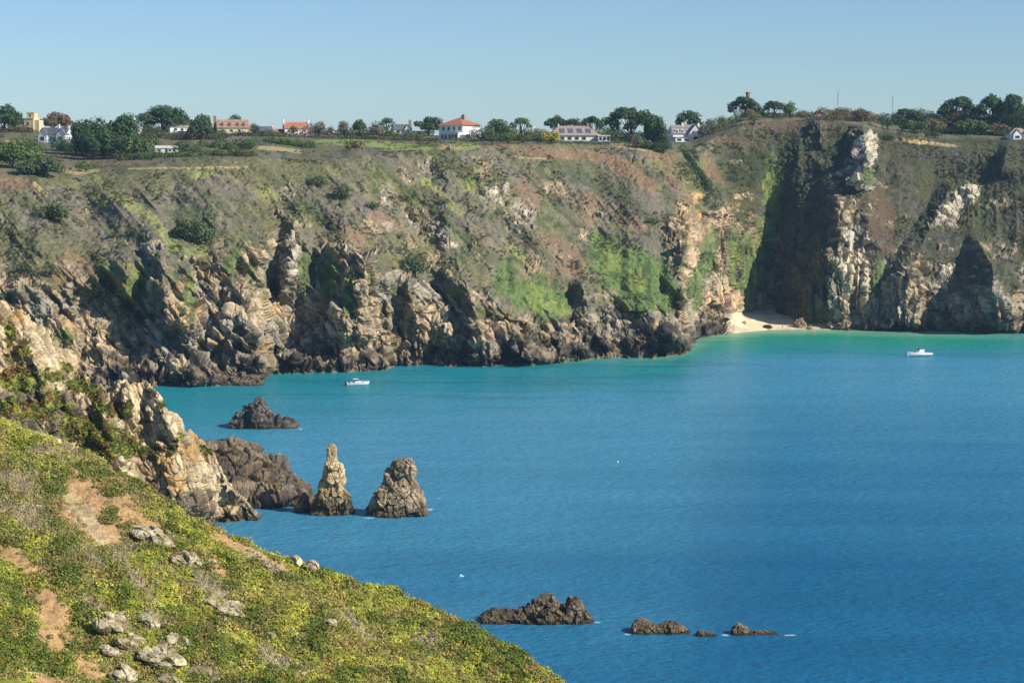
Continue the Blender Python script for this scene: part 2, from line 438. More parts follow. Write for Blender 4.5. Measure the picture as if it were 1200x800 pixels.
# broken relief
Xb, Yb, Zb = P(PX, PY, YY)
V0 = np.stack([Xb, Yb, Zb], -1)
N0 = grid_normals(np.stack([gauss1(gauss1(a, 4, 0), 4, 1) for a in (Xb, Yb, Zb)], -1))
N0 *= np.sign(np.median(-N0[..., 1] + N0[..., 2] * .7)); N0[..., 1] = np.minimum(N0[..., 1], .25); N0[..., 2] = np.maximum(N0[..., 2], .05)
sk = Xb + .35 * Zb                                  # strata lean
f1, t1, e1 = facets(sk / 9, Yb / 9, (Zb - .3 * Xb) / 14, 51)
f2, t2, e2 = facets(sk / 3.4, Yb / 3.4, (Zb - .3 * Xb) / 5.5, 57)
f3, t3, e3 = facets(sk / 1.7, Yb / 2.2, (Zb - .6 * Xb) / 2.8, 63)
st = np.maximum(np.linalg.norm(np.gradient(V0, axis=1), axis=-1), .8 * np.linalg.norm(np.gradient(V0, axis=0), axis=-1)); st = gauss1(gauss1(st, 3, 0), 3, 1)
relief = f1 * 3.2 * (1 - .6 * sstep(2.5, 5, st)) + f2 * 1.25 * (1 - .85 * sstep(1.0, 2.5, st)) + f3 * .25 * (1 - sstep(.6, 1.3, st))
crevd = sstep(.07, 0, e1) * 1.6 * (1 - sstep(1.0, 2.5, st)) + sstep(.07, 0, e2) * .7 * (1 - sstep(.7, 1.5, st)); relief = relief - crevd
bush = np.minimum(np.abs(2 * fbm(Xb / 4.2, Yb / 4.2, Zb / 3.4, o=3, seed=70) - 1) * 2.2, 1)
bush2 = vnoise(Xb / 1.2, Yb / 1.2, Zb / 1.1, seed=75)
patch = sstep(.35, .7, fbm(Xb / 22, Yb / 22, Zb / 18, o=3, seed=77))
shrub = (bush - .5) * .95 * (.2 + 1.0 * patch) + (bush2 - .5) * .55
flat = sstep(3.85, 4.1, VV)                          # the fields on top stay calm
shore_fade = sstep(.95, 1.06, VV)
disp = (rock * relief * (1 - .0 * flat) + (1 - rock) * shrub * (1 - .75 * flat)) * shore_fade * (1 - sandm) * (1 - sstep(4.9, 5.05, VV))
V0 = V0 + N0 * disp[..., None]

# --- colour
def mix(a, b, t): return a + (b - a) * t[..., None]
n_a = fbm(PX / 40 - PY / 90, PY / 26, o=4, seed=80); n_b = fbm(dip / 8, PY / 55, o=4, seed=83); n_c = fbm(Xb / 3, Yb / 3, Zb / 3, o=3, seed=85)
cg = np.broadcast_to(C['olive'], V0.shape).copy()
cg = mix(cg, C['purple'], .8 * sstep(.48, .6, n_a + .25 * (n_b - .5)))
cg = mix(cg, C['scrub'], .8 * sstep(.50, .62, n_b)); cg = mix(cg, C['purple'] * 1.12, .5 * sstep(.54, .64, fbm(dip / 6 + 40, PY / 48, o=4, seed=82)))
cg = mix(cg, C['dgreen'], .7 * sstep(.64, .72, fbm(PX / 9, PY / 8, o=3, seed=88)))
cg = mix(cg, C['lime'] * .75 + C['olive'] * .25, .45 * sstep(.68, .76, fbm(dip / 9, PY / 24, o=3, seed=90)))
def lay(name, shapes, k=1.0, rag=1.0):
    global cg
    m = np.zeros_like(rock)
    for s in shapes: m = np.maximum(m, band(*s, rag) if isinstance(s[0], list) else ell(*s, rag=rag))
    cg = mix(cg, C[name] if isinstance(name, str) else name, k * m)
lay('purple', [(200, 225, 70, 22, 15), (110, 240, 60, 20, 20), (60, 265, 50, 20, 20), (250, 215, 40, 20, 10), (430, 240, 50, 14, 35), (520, 215, 60, 14, 35), (470, 205, 24, 10, 40), (560, 265, 60, 14, 35), (620, 215, 40, 10, 30), (700, 225, 60, 16, 25),
               (690, 270, 50, 14, 30), (760, 240, 30, 20, 20), (740, 180, 30, 8, 15), (580, 190, 50, 9, 12), (380, 300, 30, 10, 20), (180, 265, 40, 14, 10)], .75, .8)
lay('olive', [(170, 210, 50, 16, 5), (80, 215, 40, 10, 20), (330, 200, 40, 14, 10), (280, 200, 50, 10, 0), (60, 300, 60, 30, 10), (90, 340, 40, 20, 10)], .7)
lay('rust', [(88, 318, 26, 26, 20), (70, 325, 22, 10, 0), (410, 283, 24, 20, 10), (652, 180, 70, 9, 4), (700, 184, 50, 8, 10), (770, 182, 26, 8, 20), (742, 204, 32, 10, 25), (760, 215, 16, 10, 20), (20, 215, 22, 9, 10), (455, 258, 24, 7, 25),
             (838, 205, 22, 9, 55), (1020, 255, 30, 38, 0), (1035, 285, 14, 20, 0), (955, 150, 16, 10, 0)], .68, 1.2)
lay('rust2', [(690, 240, 24, 14, 20), (680, 255, 20, 10, 10), (620, 225, 22, 26, 40), (640, 290, 40, 18, 20), (670, 310, 20, 20, 20), (150, 235, 10, 5, 20), (745, 265, 22, 12, 20), (790, 215, 30, 8, 40), (130, 185, 60, 8, 5), (1075, 165, 40, 4, 2),
              (860, 165, 30, 8, 0), (920, 148, 40, 8, 0), (80, 200, 30, 6, 10)], .7, 1.2)
lay('lime', [([(135, 228), (175, 255), (220, 300)], 7), (115, 235, 14, 5, 30), (310, 225, 8, 10, 0), (560, 195, 6, 12, 0), (550, 215, 10, 12, 20), (570, 225, 8, 8, 0), (498, 212, 8, 6, 30), (520, 230, 30, 4, 45), (905, 205, 8, 14, 10), (610, 300, 30, 6, 40), (235, 290, 12, 8, 40),
             (240, 205, 30, 4, 5), (800, 245, 10, 6, 0), (820, 230, 8, 12, 20), (1098, 140, 20, 2.5, 2)], .75)
lay('dgreen', [(30, 185, 50, 18, 12), (160, 172, 30, 9, 0), (220, 180, 40, 5, 0), (230, 250, 30, 16, 10), (150, 200, 14, 5, 0), (1040, 160, 20, 5, 0), (1140, 165, 60, 3, 0), (680, 205, 40, 12, 25), (640, 205, 20, 12, 0), (820, 205, 5, 30, -28), (700, 215, 40, 10, 30), (870, 200, 30, 20, 0)], .6, 1.2)
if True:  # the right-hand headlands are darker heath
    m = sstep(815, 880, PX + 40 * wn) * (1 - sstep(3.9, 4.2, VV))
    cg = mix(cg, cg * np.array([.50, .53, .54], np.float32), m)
# diagonal spurs: dry grassy ribs with darker scrub in the runnels between
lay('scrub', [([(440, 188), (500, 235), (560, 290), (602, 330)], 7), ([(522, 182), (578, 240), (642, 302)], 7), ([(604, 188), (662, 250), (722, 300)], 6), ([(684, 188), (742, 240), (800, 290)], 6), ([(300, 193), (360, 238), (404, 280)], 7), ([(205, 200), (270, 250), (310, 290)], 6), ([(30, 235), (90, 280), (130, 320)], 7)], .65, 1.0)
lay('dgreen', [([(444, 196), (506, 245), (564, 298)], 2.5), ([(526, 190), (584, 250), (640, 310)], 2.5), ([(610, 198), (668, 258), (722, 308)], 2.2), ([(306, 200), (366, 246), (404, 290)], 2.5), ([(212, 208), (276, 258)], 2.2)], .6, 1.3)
lay(C['olive'] * .6 + C['dry'] * .4, [([(470, 184), (530, 238), (590, 298), (640, 344)], 3), ([(560, 190), (612, 250), (657, 310)], 3.5), ([(640, 198), (700, 268), (736, 330)], 3), ([(380, 193), (440, 238), (500, 288)], 3), ([(762, 180), (802, 220), (842, 262)], 3), ([(250, 194), (310, 232), (350, 262)], 2.5)], .45, 1.2)
lum = cg @ np.array([.3, .6, .1], np.float32); cg = mix(cg, lum[..., None] * np.array([1.06, .99, .84], np.float32), np.full(lum.shape, .18)) * .95
lay('ivy', [(x[0], x[1], x[2] * 1.15, x[3] * 1.1, x[4]) for x in [(640, 350, 26, 22, 30), (610, 345, 20, 16, 30), (720, 310, 24, 34, 0), (745, 325, 40, 34, 20), (775, 345, 34, 24, 0), (760, 360, 30, 14, 0)]], .8)
vst = fbm(PX / 4, PY / 26, o=3, seed=87); cg = mix(cg, C['ivy'] * (.55 + .9 * vst[..., None]), ivy * .8); cg = mix(cg, C['dgreen'] * .8, .6 * np.maximum(ivy, 0) * sstep(.54, .64, fbm(PX / 10, PY / 12, o=3, seed=86)))
lay('lime', [(625, 352, 12, 16, 20), (655, 362, 16, 8, 20), (720, 300, 12, 20, 0), (745, 330, 16, 16, 10), (903, 225, 9, 24, 5), (893, 280, 8, 30, 8), (862, 300, 6, 26, 0), (160, 325, 6, 20, 8), (552, 218, 8, 12, 20), (225, 330, 5, 20, 0), (500, 214, 8, 6, 30), (320, 228, 7, 8, 0)], .4, 1.2)
# meadows, mown fields, tracks on the top
lay('grass', [(420, 168, 55, 4.5, 2), (470, 172, 40, 5, 3), (540, 172, 24, 4, 0), (725, 167, 12, 4, 0)], 1.0, .3)
lay('dry', [([(296, 172), (330, 175), (352, 178)], 2.6), (525, 172, 14, 3.5, 0), (8, 166, 14, 1.8, 0), (110, 178, 6, 2, 0), (1090, 168, 38, 2.2, 6), (735, 172, 26, 2.5, 10)], .9, .4)
lay('dry', [([(150, 198), (200, 197), (240, 197), (290, 195)], 1.0), ([(600, 184), (640, 186)], 1.0), ([(4, 166), (30, 166)], 1.6), ([(60, 197), (90, 203), (115, 200)], 2.0), ([(40, 215), (55, 228)], 2.2), (85, 200, 16, 3, 0)], .75, .3)
# rock tones
rn = fbm(Xb / 14, Yb / 14, Zb / 14, o=3, seed=95)
cr = np.broadcast_to(C['tan'], V0.shape).copy()
cr = mix(cr, C['grey'], sstep(.42, .6, rn)); cr = mix(cr, C['ochre'], .4 * sstep(.62, .72, fbm(Xb / 7, Yb / 7, Zb / 11, o=3, seed=97)))
def layr(name, shapes, k=1.0, rag=.8):
    global cr
    m = np.zeros_like(rock)
    for s in shapes: m = np.maximum(m, ell(*s, rag=rag))
    cr = mix(cr, C[name], k * m)
layr('pink', [(810, 275, 40, 50, 10), (855, 280, 36, 40, 0), (850, 350, 60, 16, 0), (1000, 330, 16, 40, 10)], .85)
layr('ochre', [(822, 240, 8, 26, 5), (150, 300, 6, 26, 10), (995, 335, 10, 40, 12), (535, 340, 8, 40, -20), (145, 345, 8, 30, 0)], .7)
layr('pale', [(1010, 188, 26, 50, 0), (957, 156, 12, 16, 0), (1140, 235, 40, 24, -20), (1110, 255, 30, 20, -20), (994, 320, 24, 62, 10), (338, 222, 12, 16, 20), (455, 230, 16, 18, 30), (500, 197, 14, 16, 40), (1015, 300, 14, 20, 10), (520, 275, 18, 10, 30), (605, 250, 20, 24, 20), (580, 225, 24, 20, 20),
              (340, 300, 14, 24, 10), (1110, 330, 10, 30, 10)], .7)
cr = mix(cr, C['scrub'] * .5, .85 * sstep(880, 930, PX) * (1 - sstep(965, 985, PX)))  # shade painted into the rock colour of the big buttress's left flank
cr = mix(cr, C['dark'], .35 * sstep(.56, .66, fbm(Xb / 5, Yb / 5, Zb / 9, o=3, seed=99)))
cr = cr * (.72 + .28 * t1 + .32 * t2 + .12 * t3)[..., None] * .92
# seaweed and wet-dark zone
td = np.broadcast_to(C['dark'], V0.shape).copy(); td = mix(td, C['black'], sstep(.45, .6, rn)); td = mix(td, C['tan'] * .7, .6 * sstep(.55, .62, fbm(Xb / 6, Yb / 6, Zb / 4, o=3, seed=101)))
cr = mix(cr, td * (.6 + .8 * t2[..., None]), .92 * tidal)
crev = sstep(.10, .0, e2)                               # joints between rock blocks, coloured darker
cr = cr * (1 - .35 * crev[..., None])
lich = rock * sstep(.6, .75, n_c + .2 * wn2) * (1 - tidal)
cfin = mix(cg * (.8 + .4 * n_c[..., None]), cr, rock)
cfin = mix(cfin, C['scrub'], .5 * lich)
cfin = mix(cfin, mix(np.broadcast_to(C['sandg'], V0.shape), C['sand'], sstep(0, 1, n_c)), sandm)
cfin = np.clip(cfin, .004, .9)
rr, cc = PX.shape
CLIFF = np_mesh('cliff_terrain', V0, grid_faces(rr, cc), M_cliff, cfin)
tag(CLIFF, kind='structure')


def ground(px, py):
    """surface point of the far coast seen at a pixel of the photograph"""
    c = int(np.clip(round((px - pxs[0]) / STEP), 0, cc - 1))
    col = V0[:, c, :]
    q = unproj(col[:, 0], col[:, 1], col[:, 2])[1]
    i = int(np.argmin(np.abs(q[4:-11] - py))) + 4
    return Vector(col[i])


# beach: a thin sheet of sand lying on the foot of the gully
bc = (pxs > 846) & (pxs < 996); br = (VV[:, 0] > .3) & (VV[:, 0] < 1.97)
Vb = V0[br][:, bc].copy(); 
Bs = sandm[br][:, bc]
Vb[..., 2] += -.5 + 1.0 * Bs + .12 * (fbm(Vb[..., 0] / 4, Vb[..., 1] / 4, o=3, seed=120))
bcol = mix(np.broadcast_to(C['sand'], Vb.shape), C['sandg'], sstep(.4, .7, fbm(Vb[..., 0] / 8, Vb[..., 1] / 5, o=3, seed=121)) * .7)
bcol = mix(bcol, C['sandg'] * .8, 1 - sstep(.25, .8, Vb[..., 2]))
BEACH = np_mesh('beach', Vb, grid_faces(*Vb.shape[:2]), M_sand, bcol, smooth=True); tag(BEACH, kind='structure')

# ================================================================== NEAR HEADLAND on the left (terrain sheet)
def strip_sheet(px, kn, rows):
    """kn: list of (py, Y) arrays over px -> stacked grids"""
    a, b, v = [], [], []
    for i, n in enumerate(rows):
        t = (np.arange(n) / n)[:, None]
        a.append(kn[i][0] + (kn[i + 1][0] - kn[i][0]) * t); b.append(kn[i][1] + (kn[i + 1][1] - kn[i][1]) * t); v.append(i + t + 0 * px)
    a, b, v = map(np.concatenate, (a, b, v))
    return np.broadcast_to(px, a.shape).copy(), a, b, v


hp = np.arange(-340, 303, .6)
hi = lambda xs, ys_: np.interp(hp, xs, ys_)
h_top = hi([-170, -60, 0, 20, 35, 50, 62, 78, 90, 100, 112, 125, 135, 150, 172, 184, 190, 200, 215, 232, 245, 255, 268, 280, 292, 303],
           [330, 345, 361, 358, 372, 385, 400, 408, 425, 440, 452, 452, 446, 445, 447, 456, 470, 487, 503, 513, 524, 545, 565, 578, 592, 608])
h_top = h_top + 6 * (fbm(hp / 7, hp * 0, o=3, seed=201) - .5)
h_sh = hi([-170, 0, 100, 200, 262, 290, 303], [720, 690, 660, 640, 612, 609.5, 609])
h_a = hi([-170, 0, 60, 110, 150, 200, 260, 303], [48, 50, 44, 40, 52, 55, 52, 40])
hY0 = Ysea(h_sh); t_ = np.tan(np.radians(h_a)); hb = ray(600, h_top)[1]
hY1 = gauss1((CAMH + t_ * hY0) / (t_ - hb), 8, 0); hz1 = CAMH + hb * hY1
def pyof(Y, Z): return unproj(0 * Y, Y, Z)[1]
back1 = (pyof(hY1 + 6, hz1 - 2.5), hY1 + 6); back2 = (pyof(hY1 + 55, np.maximum(hz1 - 42, -3)), hY1 + 55)
HX, HPY, HY, HV = strip_sheet(hp, [(h_sh + 4, hY0 - 1.5), (h_sh, hY0), (h_top, hY1), back1, back2], [3, 330, 14, 24])
PXs, PYs = PX, PY
PX, PY = HX, HPY                                   # the patch helpers work on the current sheet
wn = fbm(PX / 14, PY / 12, o=4, seed=210) - .5; wn2 = fbm(PX / 4, PY / 4, o=3, seed=211) - .5
hd = 0
for r in [[(105, 440, 3, 14, 14), (118, 470, 6, 50, 14), (140, 540, 6, 60, 20)], [(176, 446, 3, 20, 20), (196, 490, 6, 26, 24), (225, 560, 7, 40, 26), (240, 600, 6, 40, 26)],
          [(250, 530, 3, 18, 18), (276, 580, 5, 22, 20)], [(30, 362, 3, 20, 30), (42, 420, 5, 24, 30), (60, 500, 5, 24, 30)], [(150, 446, 2, 12, 8), (160, 500, 3, 20, 14)]]:
    hd = hd + ridge(r, .8)
front = sstep(.98, 1.1, HV) * (1 - sstep(2.9, 3.2, HV))
hd = hd - (ridged((PX - .5 * (PY - 450)) / 26, PY / 70, o=3, seed=212) - .5) * 5 * front
HY = HY + hd
hX, hYY, hZ = P(PX, PY, HY)
HV0 = np.stack([hX, hYY, hZ], -1)
hN = grid_normals(np.stack([gauss1(gauss1(a, 5, 0), 5, 1) for a in (hX, hYY, hZ)], -1)); hN *= np.sign(np.median(-hN[..., 1] + hN[..., 2] * .7)); hN[..., 2] = np.maximum(hN[..., 2], .05)
hgreen = np.zeros_like(HY)
for o in [(95, 455, 26, 12, 20), (60, 440, 22, 8, 10), (112, 512, 36, 24, 25), (148, 520, 20, 14, 30), (20, 445, 34, 18, 0), (30, 480, 40, 14, 10), (10, 392, 8, 22, 0), (28, 410, 14, 8, 30), (60, 475, 12, 20, 0), (178, 530, 14, 8, 0), (152, 478, 4, 9, 0),
          (240, 527, 9, 5, 30), (191, 472, 3, 8, 20), (205, 520, 4, 18, 30), (130, 480, 18, 10, 10), (80, 500, 10, 24, 0), (-60, 430, 50, 40, 0), (75, 432, 8, 6, 0)]:
    hgreen = np.maximum(hgreen, ell(*o, rag=.9))
hrock = 1 - hgreen
g1, s1, q1 = facets((hX + .3 * hZ) / 4.2, hYY / 4.2, (hZ - .2 * hX) / 7.5, 220); g2, s2, q2 = facets((hX + .3 * hZ) / 1.7, hYY / 1.7, (hZ - .2 * hX) / 2.6, 223); g3, s3, q3 = facets(hX / .7, hYY / .7, hZ / 1.0, 226)
hbush = (1 - np.abs(2 * fbm(hX / 1.8, hYY / 1.8, hZ / 1.6, o=3, seed=228) - 1) - .7) * 1.5
hdisp = (hrock * (g1 * 1.7 + g2 * .6 + g3 * .14 - .6 * sstep(.08, 0, q1) - .3 * sstep(.08, 0, q2)) + hgreen * hbush) * sstep(.95, 1.02, HV)
HV0 = HV0 + hN * hdisp[..., None]
hn = fbm(hX / 5, hYY / 5, hZ / 7, o=4, seed=230)
hc = np.broadcast_to(C['grey'] * .95, HV0.shape).copy(); hc = mix(hc, C['pale'], sstep(.42, .56, hn)); hc = mix(hc, C['tan'], .6 * sstep(.5, .6, fbm(hX / 3, hYY / 3, hZ / 5, o=3, seed=233)))
m = np.zeros_like(HY)
for o in [(190, 545, 14, 26, 0), (228, 530, 18, 14, 20), (205, 570, 10, 14, 0), (237, 515, 6, 12, 0), (222, 515, 8, 6, 0), (20, 370, 10, 8, 0)]: m = np.maximum(m, ell(*o, rag=.9))
hc = mix(hc, C['ochre'], m * .5)
m = np.zeros_like(HY)
for o in [(150, 470, 40, 26, 0), (60, 400, 40, 24, 20), (240, 560, 26, 16, 30), (210, 500, 14, 18, 20)]: m = np.maximum(m, ell(*o, rag=.8))
hc = mix(hc, C['pale'] * 1.05, m * .6)
m = np.maximum.reduce([ell(20, 480, 50, 34, 0), ell(75, 490, 30, 30, 0), ell(215, 590, 40, 12, -12), ell(200, 600, 50, 10, -8), ell(120, 470, 10, 20, 20)])
hc = mix(hc, C['dark'] * 1.5, m * .7)  # paints shade into the left-facing cliff; rock along the base darker too
wet = 1 - sstep(.6, 3.2, hZ + 3 * wn + 2 * wn2)
hc = mix(hc, C['black'], wet * .85)
hc = hc * np.array([.94, .86, .71], np.float32); hc = hc * (.7 + .3 * s1 + .3 * s2 + .15 * s3)[..., None]
hc = hc * (1 - .4 * sstep(.07, 0, q2))[..., None]
hg = np.broadcast_to(lin(146, 144, 60, KA), HV0.shape).copy(); hg = mix(hg, lin(102, 112, 50, KA), sstep(.4, .6, fbm(PX / 8, PY / 6, o=4, seed=236))); hg = mix(hg, lin(120, 92, 52, KA), sstep(.56, .66, fbm(PX / 9, PY / 7, o=3, seed=238)))
hg = hg * (.7 + .6 * fbm(hX / .8, hYY / .8, hZ / .8, o=2, seed=239))[..., None]
hcol = np.clip(mix(hc, hg, hgreen), .004, .9)
HEAD = np_mesh('headland', HV0, grid_faces(*HX.shape), M_rock, hcol); tag(HEAD, kind='structure')


# ================================================================== ROCKS STANDING IN THE SEA
def rock_colour(X, Y, Z, tones, wetz, pal, seed, t):
    n1 = fbm(X / 3, Y / 3, Z / 4, o=4, seed=seed); n2 = fbm(X / 1.3, Y / 1.3, Z / 1.6, o=3, seed=seed + 3)
    c = mix(np.broadcast_to(pal[0], X.shape + (3,)).copy(), pal[1], sstep(.42, .58, n1)); c = mix(c, pal[2], .7 * sstep(.55, .65, n2) * t)
    c = c * tones[..., None]
    wet_ = 1 - sstep(wetz * .5, wetz * 1.3, Z + (n1 - .5) * wetz * 1.2)
    c = mix(c, C['black'], .85 * wet_)
    alg = sstep(.25, .5, Z + .4 * (n2 - .5)) * (1 - sstep(.7, 1.5, Z + .6 * (n1 - .5)))
    return np.clip(mix(c, lin(120, 104, 70), .55 * alg), .004, .9)


def stack(name, rows_px, depth_k, wetz, pal, seed, topmix=1.0, parent=None, fac=(1.9, .9, .4)):
    py = np.array([r[0] for r in rows_px], float); xl = np.array([r[1] for r in rows_px], float); xr = np.array([r[2] for r in rows_px], float)
    Yf = float(Ysea(py.max())); hw0 = (xr - xl).max() / 2 * Yf / FOC; Yc = Yf + hw0 * depth_k * .8
    hts = CAMH + ray(600, py)[1] * Yc; hts = hts - hts.min() * 0
    XL = ray(xl, py)[0] * Yc; XR = ray(xr, py)[0] * Yc
    o = np.argsort(hts); hts, XL, XR = hts[o], XL[o], XR[o]
    zz = np.concatenate([[-2.0], np.linspace(max(hts[0], -.5), hts[-1], 150)])
    th = np.linspace(0, 2 * math.pi, 240, endpoint=False)
    L = np.interp(zz, hts, XL)[:, None]; Rr = np.interp(zz, hts, XR)[:, None]
    cx = (L + Rr) / 2; hw = (Rr - L) / 2
    c_, s_ = np.cos(th)[None], np.sin(th)[None]
    p = .78                                             # squarish section
    X = cx + hw * np.sign(c_) * np.abs(c_) ** p; Y = Yc + hw * depth_k * np.sign(s_) * np.abs(s_) ** p + 0 * X
    Z = zz[:, None] + 0 * X
    V = np.stack([X, Y, Z], -1)
    N = np.stack([c_ + 0 * X, s_ + 0 * X, .25 + 0 * X], -1); N /= np.linalg.norm(N, axis=-1, keepdims=True)
    a1, b1, e1_ = facets((X + .3 * Z) / fac[0], Y / fac[0], (Z - .35 * X) / (fac[0] * 1.3), seed); a2, b2, e2_ = facets((X + .3 * Z) / fac[1], Y / fac[1], (Z - .35 * X) / (fac[1] * 1.2), seed + 9); a3, b3, _ = facets(X / fac[2], Y / fac[2], Z / fac[2], seed + 19)
    amp = np.clip(hw / 3, .42, 1)
    d = amp * (a1 * .40 * fac[0] + a2 * .36 * fac[1] + a3 * .26 * fac[2] - .12 * fac[0] - .45 * sstep(.08, 0, e1_) - .2 * sstep(.08, 0, e2_))
    V = V + N * d[..., None]
    V[-1] = V[-1].mean(0) * .7 + V[-1] * .3
    V[-1, :, 2] += .1
    tones = (.72 + .3 * b1 + .3 * b2 + .15 * b3) * (1 - .4 * sstep(.07, 0, e2_))
    col = rock_colour(V[..., 0], V[..., 1], V[..., 2], tones, wetz, pal, seed, topmix)
    fc = grid_faces(*X.shape, wrap=True)
    return np_mesh(name, V, fc, M_rock, col, parent)


def mound(name, prof, base_py, depth_px, wetz, pal, seed, fac=(2.2, 1.0, .45), parent=None, mat=None, thick=1.0):
    """long broken rock: skyline profile along x, rounded across"""
    prof = sorted(prof); xs_ = np.array([p[0] for p in prof], float); tp = np.array([p[1] for p in prof], float)
    Yf = float(Ysea(base_py)); s = FOC / Yf
    hd_ = depth_px / s
    Yc = Yf + hd_
    nx = int((xs_[-1] - xs_[0] + 16) / .45); ny = 120
    xg = np.linspace(xs_[0] - 7, xs_[-1] + 7, nx)
    top = CAMH + ray(600, np.interp(xg, xs_, tp))[1] * Yc
    top = np.where((xg < xs_[0]) | (xg > xs_[-1]), -1.2, top)
    top = np.maximum(gauss1(top, 1.0, 0), -1.2) + .02
    v = np.linspace(-1.25, 1.6, ny)[:, None]
    wloc = .55 + .45 * np.sqrt(np.clip(top / max(top.max(), .1), 0, 1))
    prof_v = 1 - np.abs(v / wloc) ** 2.2
    X = ray(xg, base_py)[0] * Yc + 0 * v; Y = Yc + v * hd_ + 0 * X
    Z = np.where(prof_v > 0, top * np.clip(prof_v, 0, 1) ** .62, top * 0 + prof_v * 2.5); Z = np.maximum(Z, -2.0)
    V = np.stack([X, Y, Z], -1)
    N = grid_normals(np.stack([gauss1(gauss1(a, 5, 0), 5, 1) for a in (X, Y, Z)], -1)); N *= np.sign(N[..., 2:3] + 1e-6)
    a1, b1, e1_ = facets((X + .4 * Z) / fac[0], Y / fac[0], (Z - .3 * X) / fac[0], seed); a2, b2, e2_ = facets((X + .4 * Z) / fac[1], Y / fac[1], (Z - .3 * X) / fac[1], seed + 9); a3, b3, _ = facets(X / fac[2], Y / fac[2], Z / fac[2], seed + 19)
    up = sstep(-.6, .6, Z)
    V = V + N * ((a1 * .5 * fac[0] + a2 * .42 * fac[1] + a3 * .3 * fac[2] - .35 * sstep(.08, 0, e1_) - .15 * sstep(.08, 0, e2_)) * up * (.35 + .65 * np.clip(top / 4, 0, 1)))[..., None] * thick
    tones = (.72 + .3 * b1 + .3 * b2 + .15 * b3) * (1 - .4 * sstep(.07, 0, e2_))
    col = rock_colour(V[..., 0], V[..., 1], V[..., 2], tones, wetz, pal, seed, 1.0)
    return np_mesh(name, V, grid_faces(*X.shape), mat or M_rock, col, parent)


pal_gold = (lin(186, 158, 108, KA), lin(206, 184, 140, KA), lin(140, 120, 88, KA))
pal_grey = (lin(150, 132, 106, KA), lin(182, 162, 130, KA), lin(120, 100, 76, KA))
pal_dark = (lin(84, 78, 70, KA), lin(116, 106, 92, KA), lin(66, 60, 56, KA))
pal_dk2 = (lin(92, 80, 66, KA), lin(124, 108, 84, KA), lin(70, 62, 52, KA))
pal_brown = (lin(106, 92, 74, KA), lin(140, 122, 94, KA), lin(80, 70, 58, KA))
o = stack('sea_stack', [(604, 362, 415), (592, 364, 414), (582, 367, 412), (577, 370, 406), (570, 373, 403), (556, 376.5, 403), (547, 378, 402.5), (544, 380, 401), (541, 381.5, 396), (532, 382.5, 395.5), (526, 382, 395.5), (522, 384, 394), (519.5, 387, 391)],
          .75, 4.2, pal_gold, 301)
tag(o, 'tall narrow pillar of golden rock standing in the sea', 'sea stack')
o = stack('sea_stack', [(606, 426, 503), (600, 428, 502), (592, 432, 498.5), (584, 435, 495), (574, 439.5, 490), (562, 444.5, 488.5), (551, 451, 489), (545, 455, 489), (540, 459, 487.5), (536, 466, 482)],
          .7, 2.0, pal_grey, 331, fac=(3.0, 1.2, .5))
tag(o, 'broad grey wedge-shaped rock with pale flat top, right of the golden pillar', 'sea stack')
o = stack('sea_rock', [(600, 344, 366), (592, 346, 364), (584, 350, 362), (577, 354, 359)], .9, 1.0, pal_brown, 351)
tag(o, 'small brown pointed rock touching the left foot of the golden pillar', 'sea rock')
o = mound('sea_rock', [(270, 500), (271, 492), (278, 485), (288, 480), (296, 474), (300, 468), (306, 466), (309, 475), (316, 482), (323, 488), (327, 485), (331, 490), (336, 488), (342, 491), (347, 496), (350, 501)], 503, 26, 2.2, pal_dark, 361, fac=(3.0, 1.4, .6), thick=.75)
tag(o, 'dark jagged rock islet peaked near its left end, off the far cliff foot', 'sea rock')
o = mound('sea_rock', [(563, 722), (567, 717), (575, 714), (590, 712), (600, 714), (615, 713), (620, 707), (628, 702), (638, 699), (648, 701), (655, 709), (662, 708), (668, 701), (676, 701), (682, 710), (690, 721), (697, 728)], 732, 26, .9, pal_dk2, 371, fac=(1.5, .7, .3))
tag(o, 'largest low brown rock with twin humps in the nearest water', 'sea rock')
o = mound('sea_rock', [(741, 733), (745, 728), (752, 726), (762, 728), (768, 734), (775, 731), (785, 727), (795, 730), (805, 736), (812, 742)], 743.5, 18, .5, pal_brown, 381, fac=(1.3, .6, .3))
tag(o, 'low tan rock awash, middle of the row of rocks in the nearest water', 'sea rock')
o = mound('sea_rock', [(815, 743), (820, 739), (826, 740), (834, 741), (842, 745)], 746, 8, .9, pal_dk2, 391, fac=(1.0, .5, .25))
tag(o, 'tiny flat dark rock just right of the low tan rock', 'sea rock')
o = mound('sea_rock', [(857, 740), (858, 735), (865, 731), (873, 733), (878, 740), (890, 738), (905, 739), (915, 743)], 744.5, 12, .6, pal_dk2, 397, fac=(1.0, .5, .25))
tag(o, 'rounded boulder with a flat tail, rightmost rock in the nearest water', 'sea rock')
o = mound('rocky_point', [(205, 520), (225, 519), (250, 517), (270, 514), (285, 518), (300, 525), (312, 532), (320, 538), (333, 541), (341, 551), (347, 564), (357, 570), (363, 577), (371, 594)], 596, 58, 2.6, (lin(92, 84, 74, KA), lin(128, 112, 88, KA), lin(70, 62, 56, KA)), 405, fac=(5.0, 2.6, .6), thick=.65)
tag(o, kind='structure')
# offshore reef blocks at the foot of the far cliff
o = mound('sea_rock', [(186, 447), (200, 443), (225, 441), (250, 440), (275, 439), (296, 438), (305, 445), (310, 449)], 452, 16, 1.2, pal_brown, 415, fac=(3, 1.4, .6))
tag(o, 'low brown reef along the far waterline left of the white motorboat', 'reef')

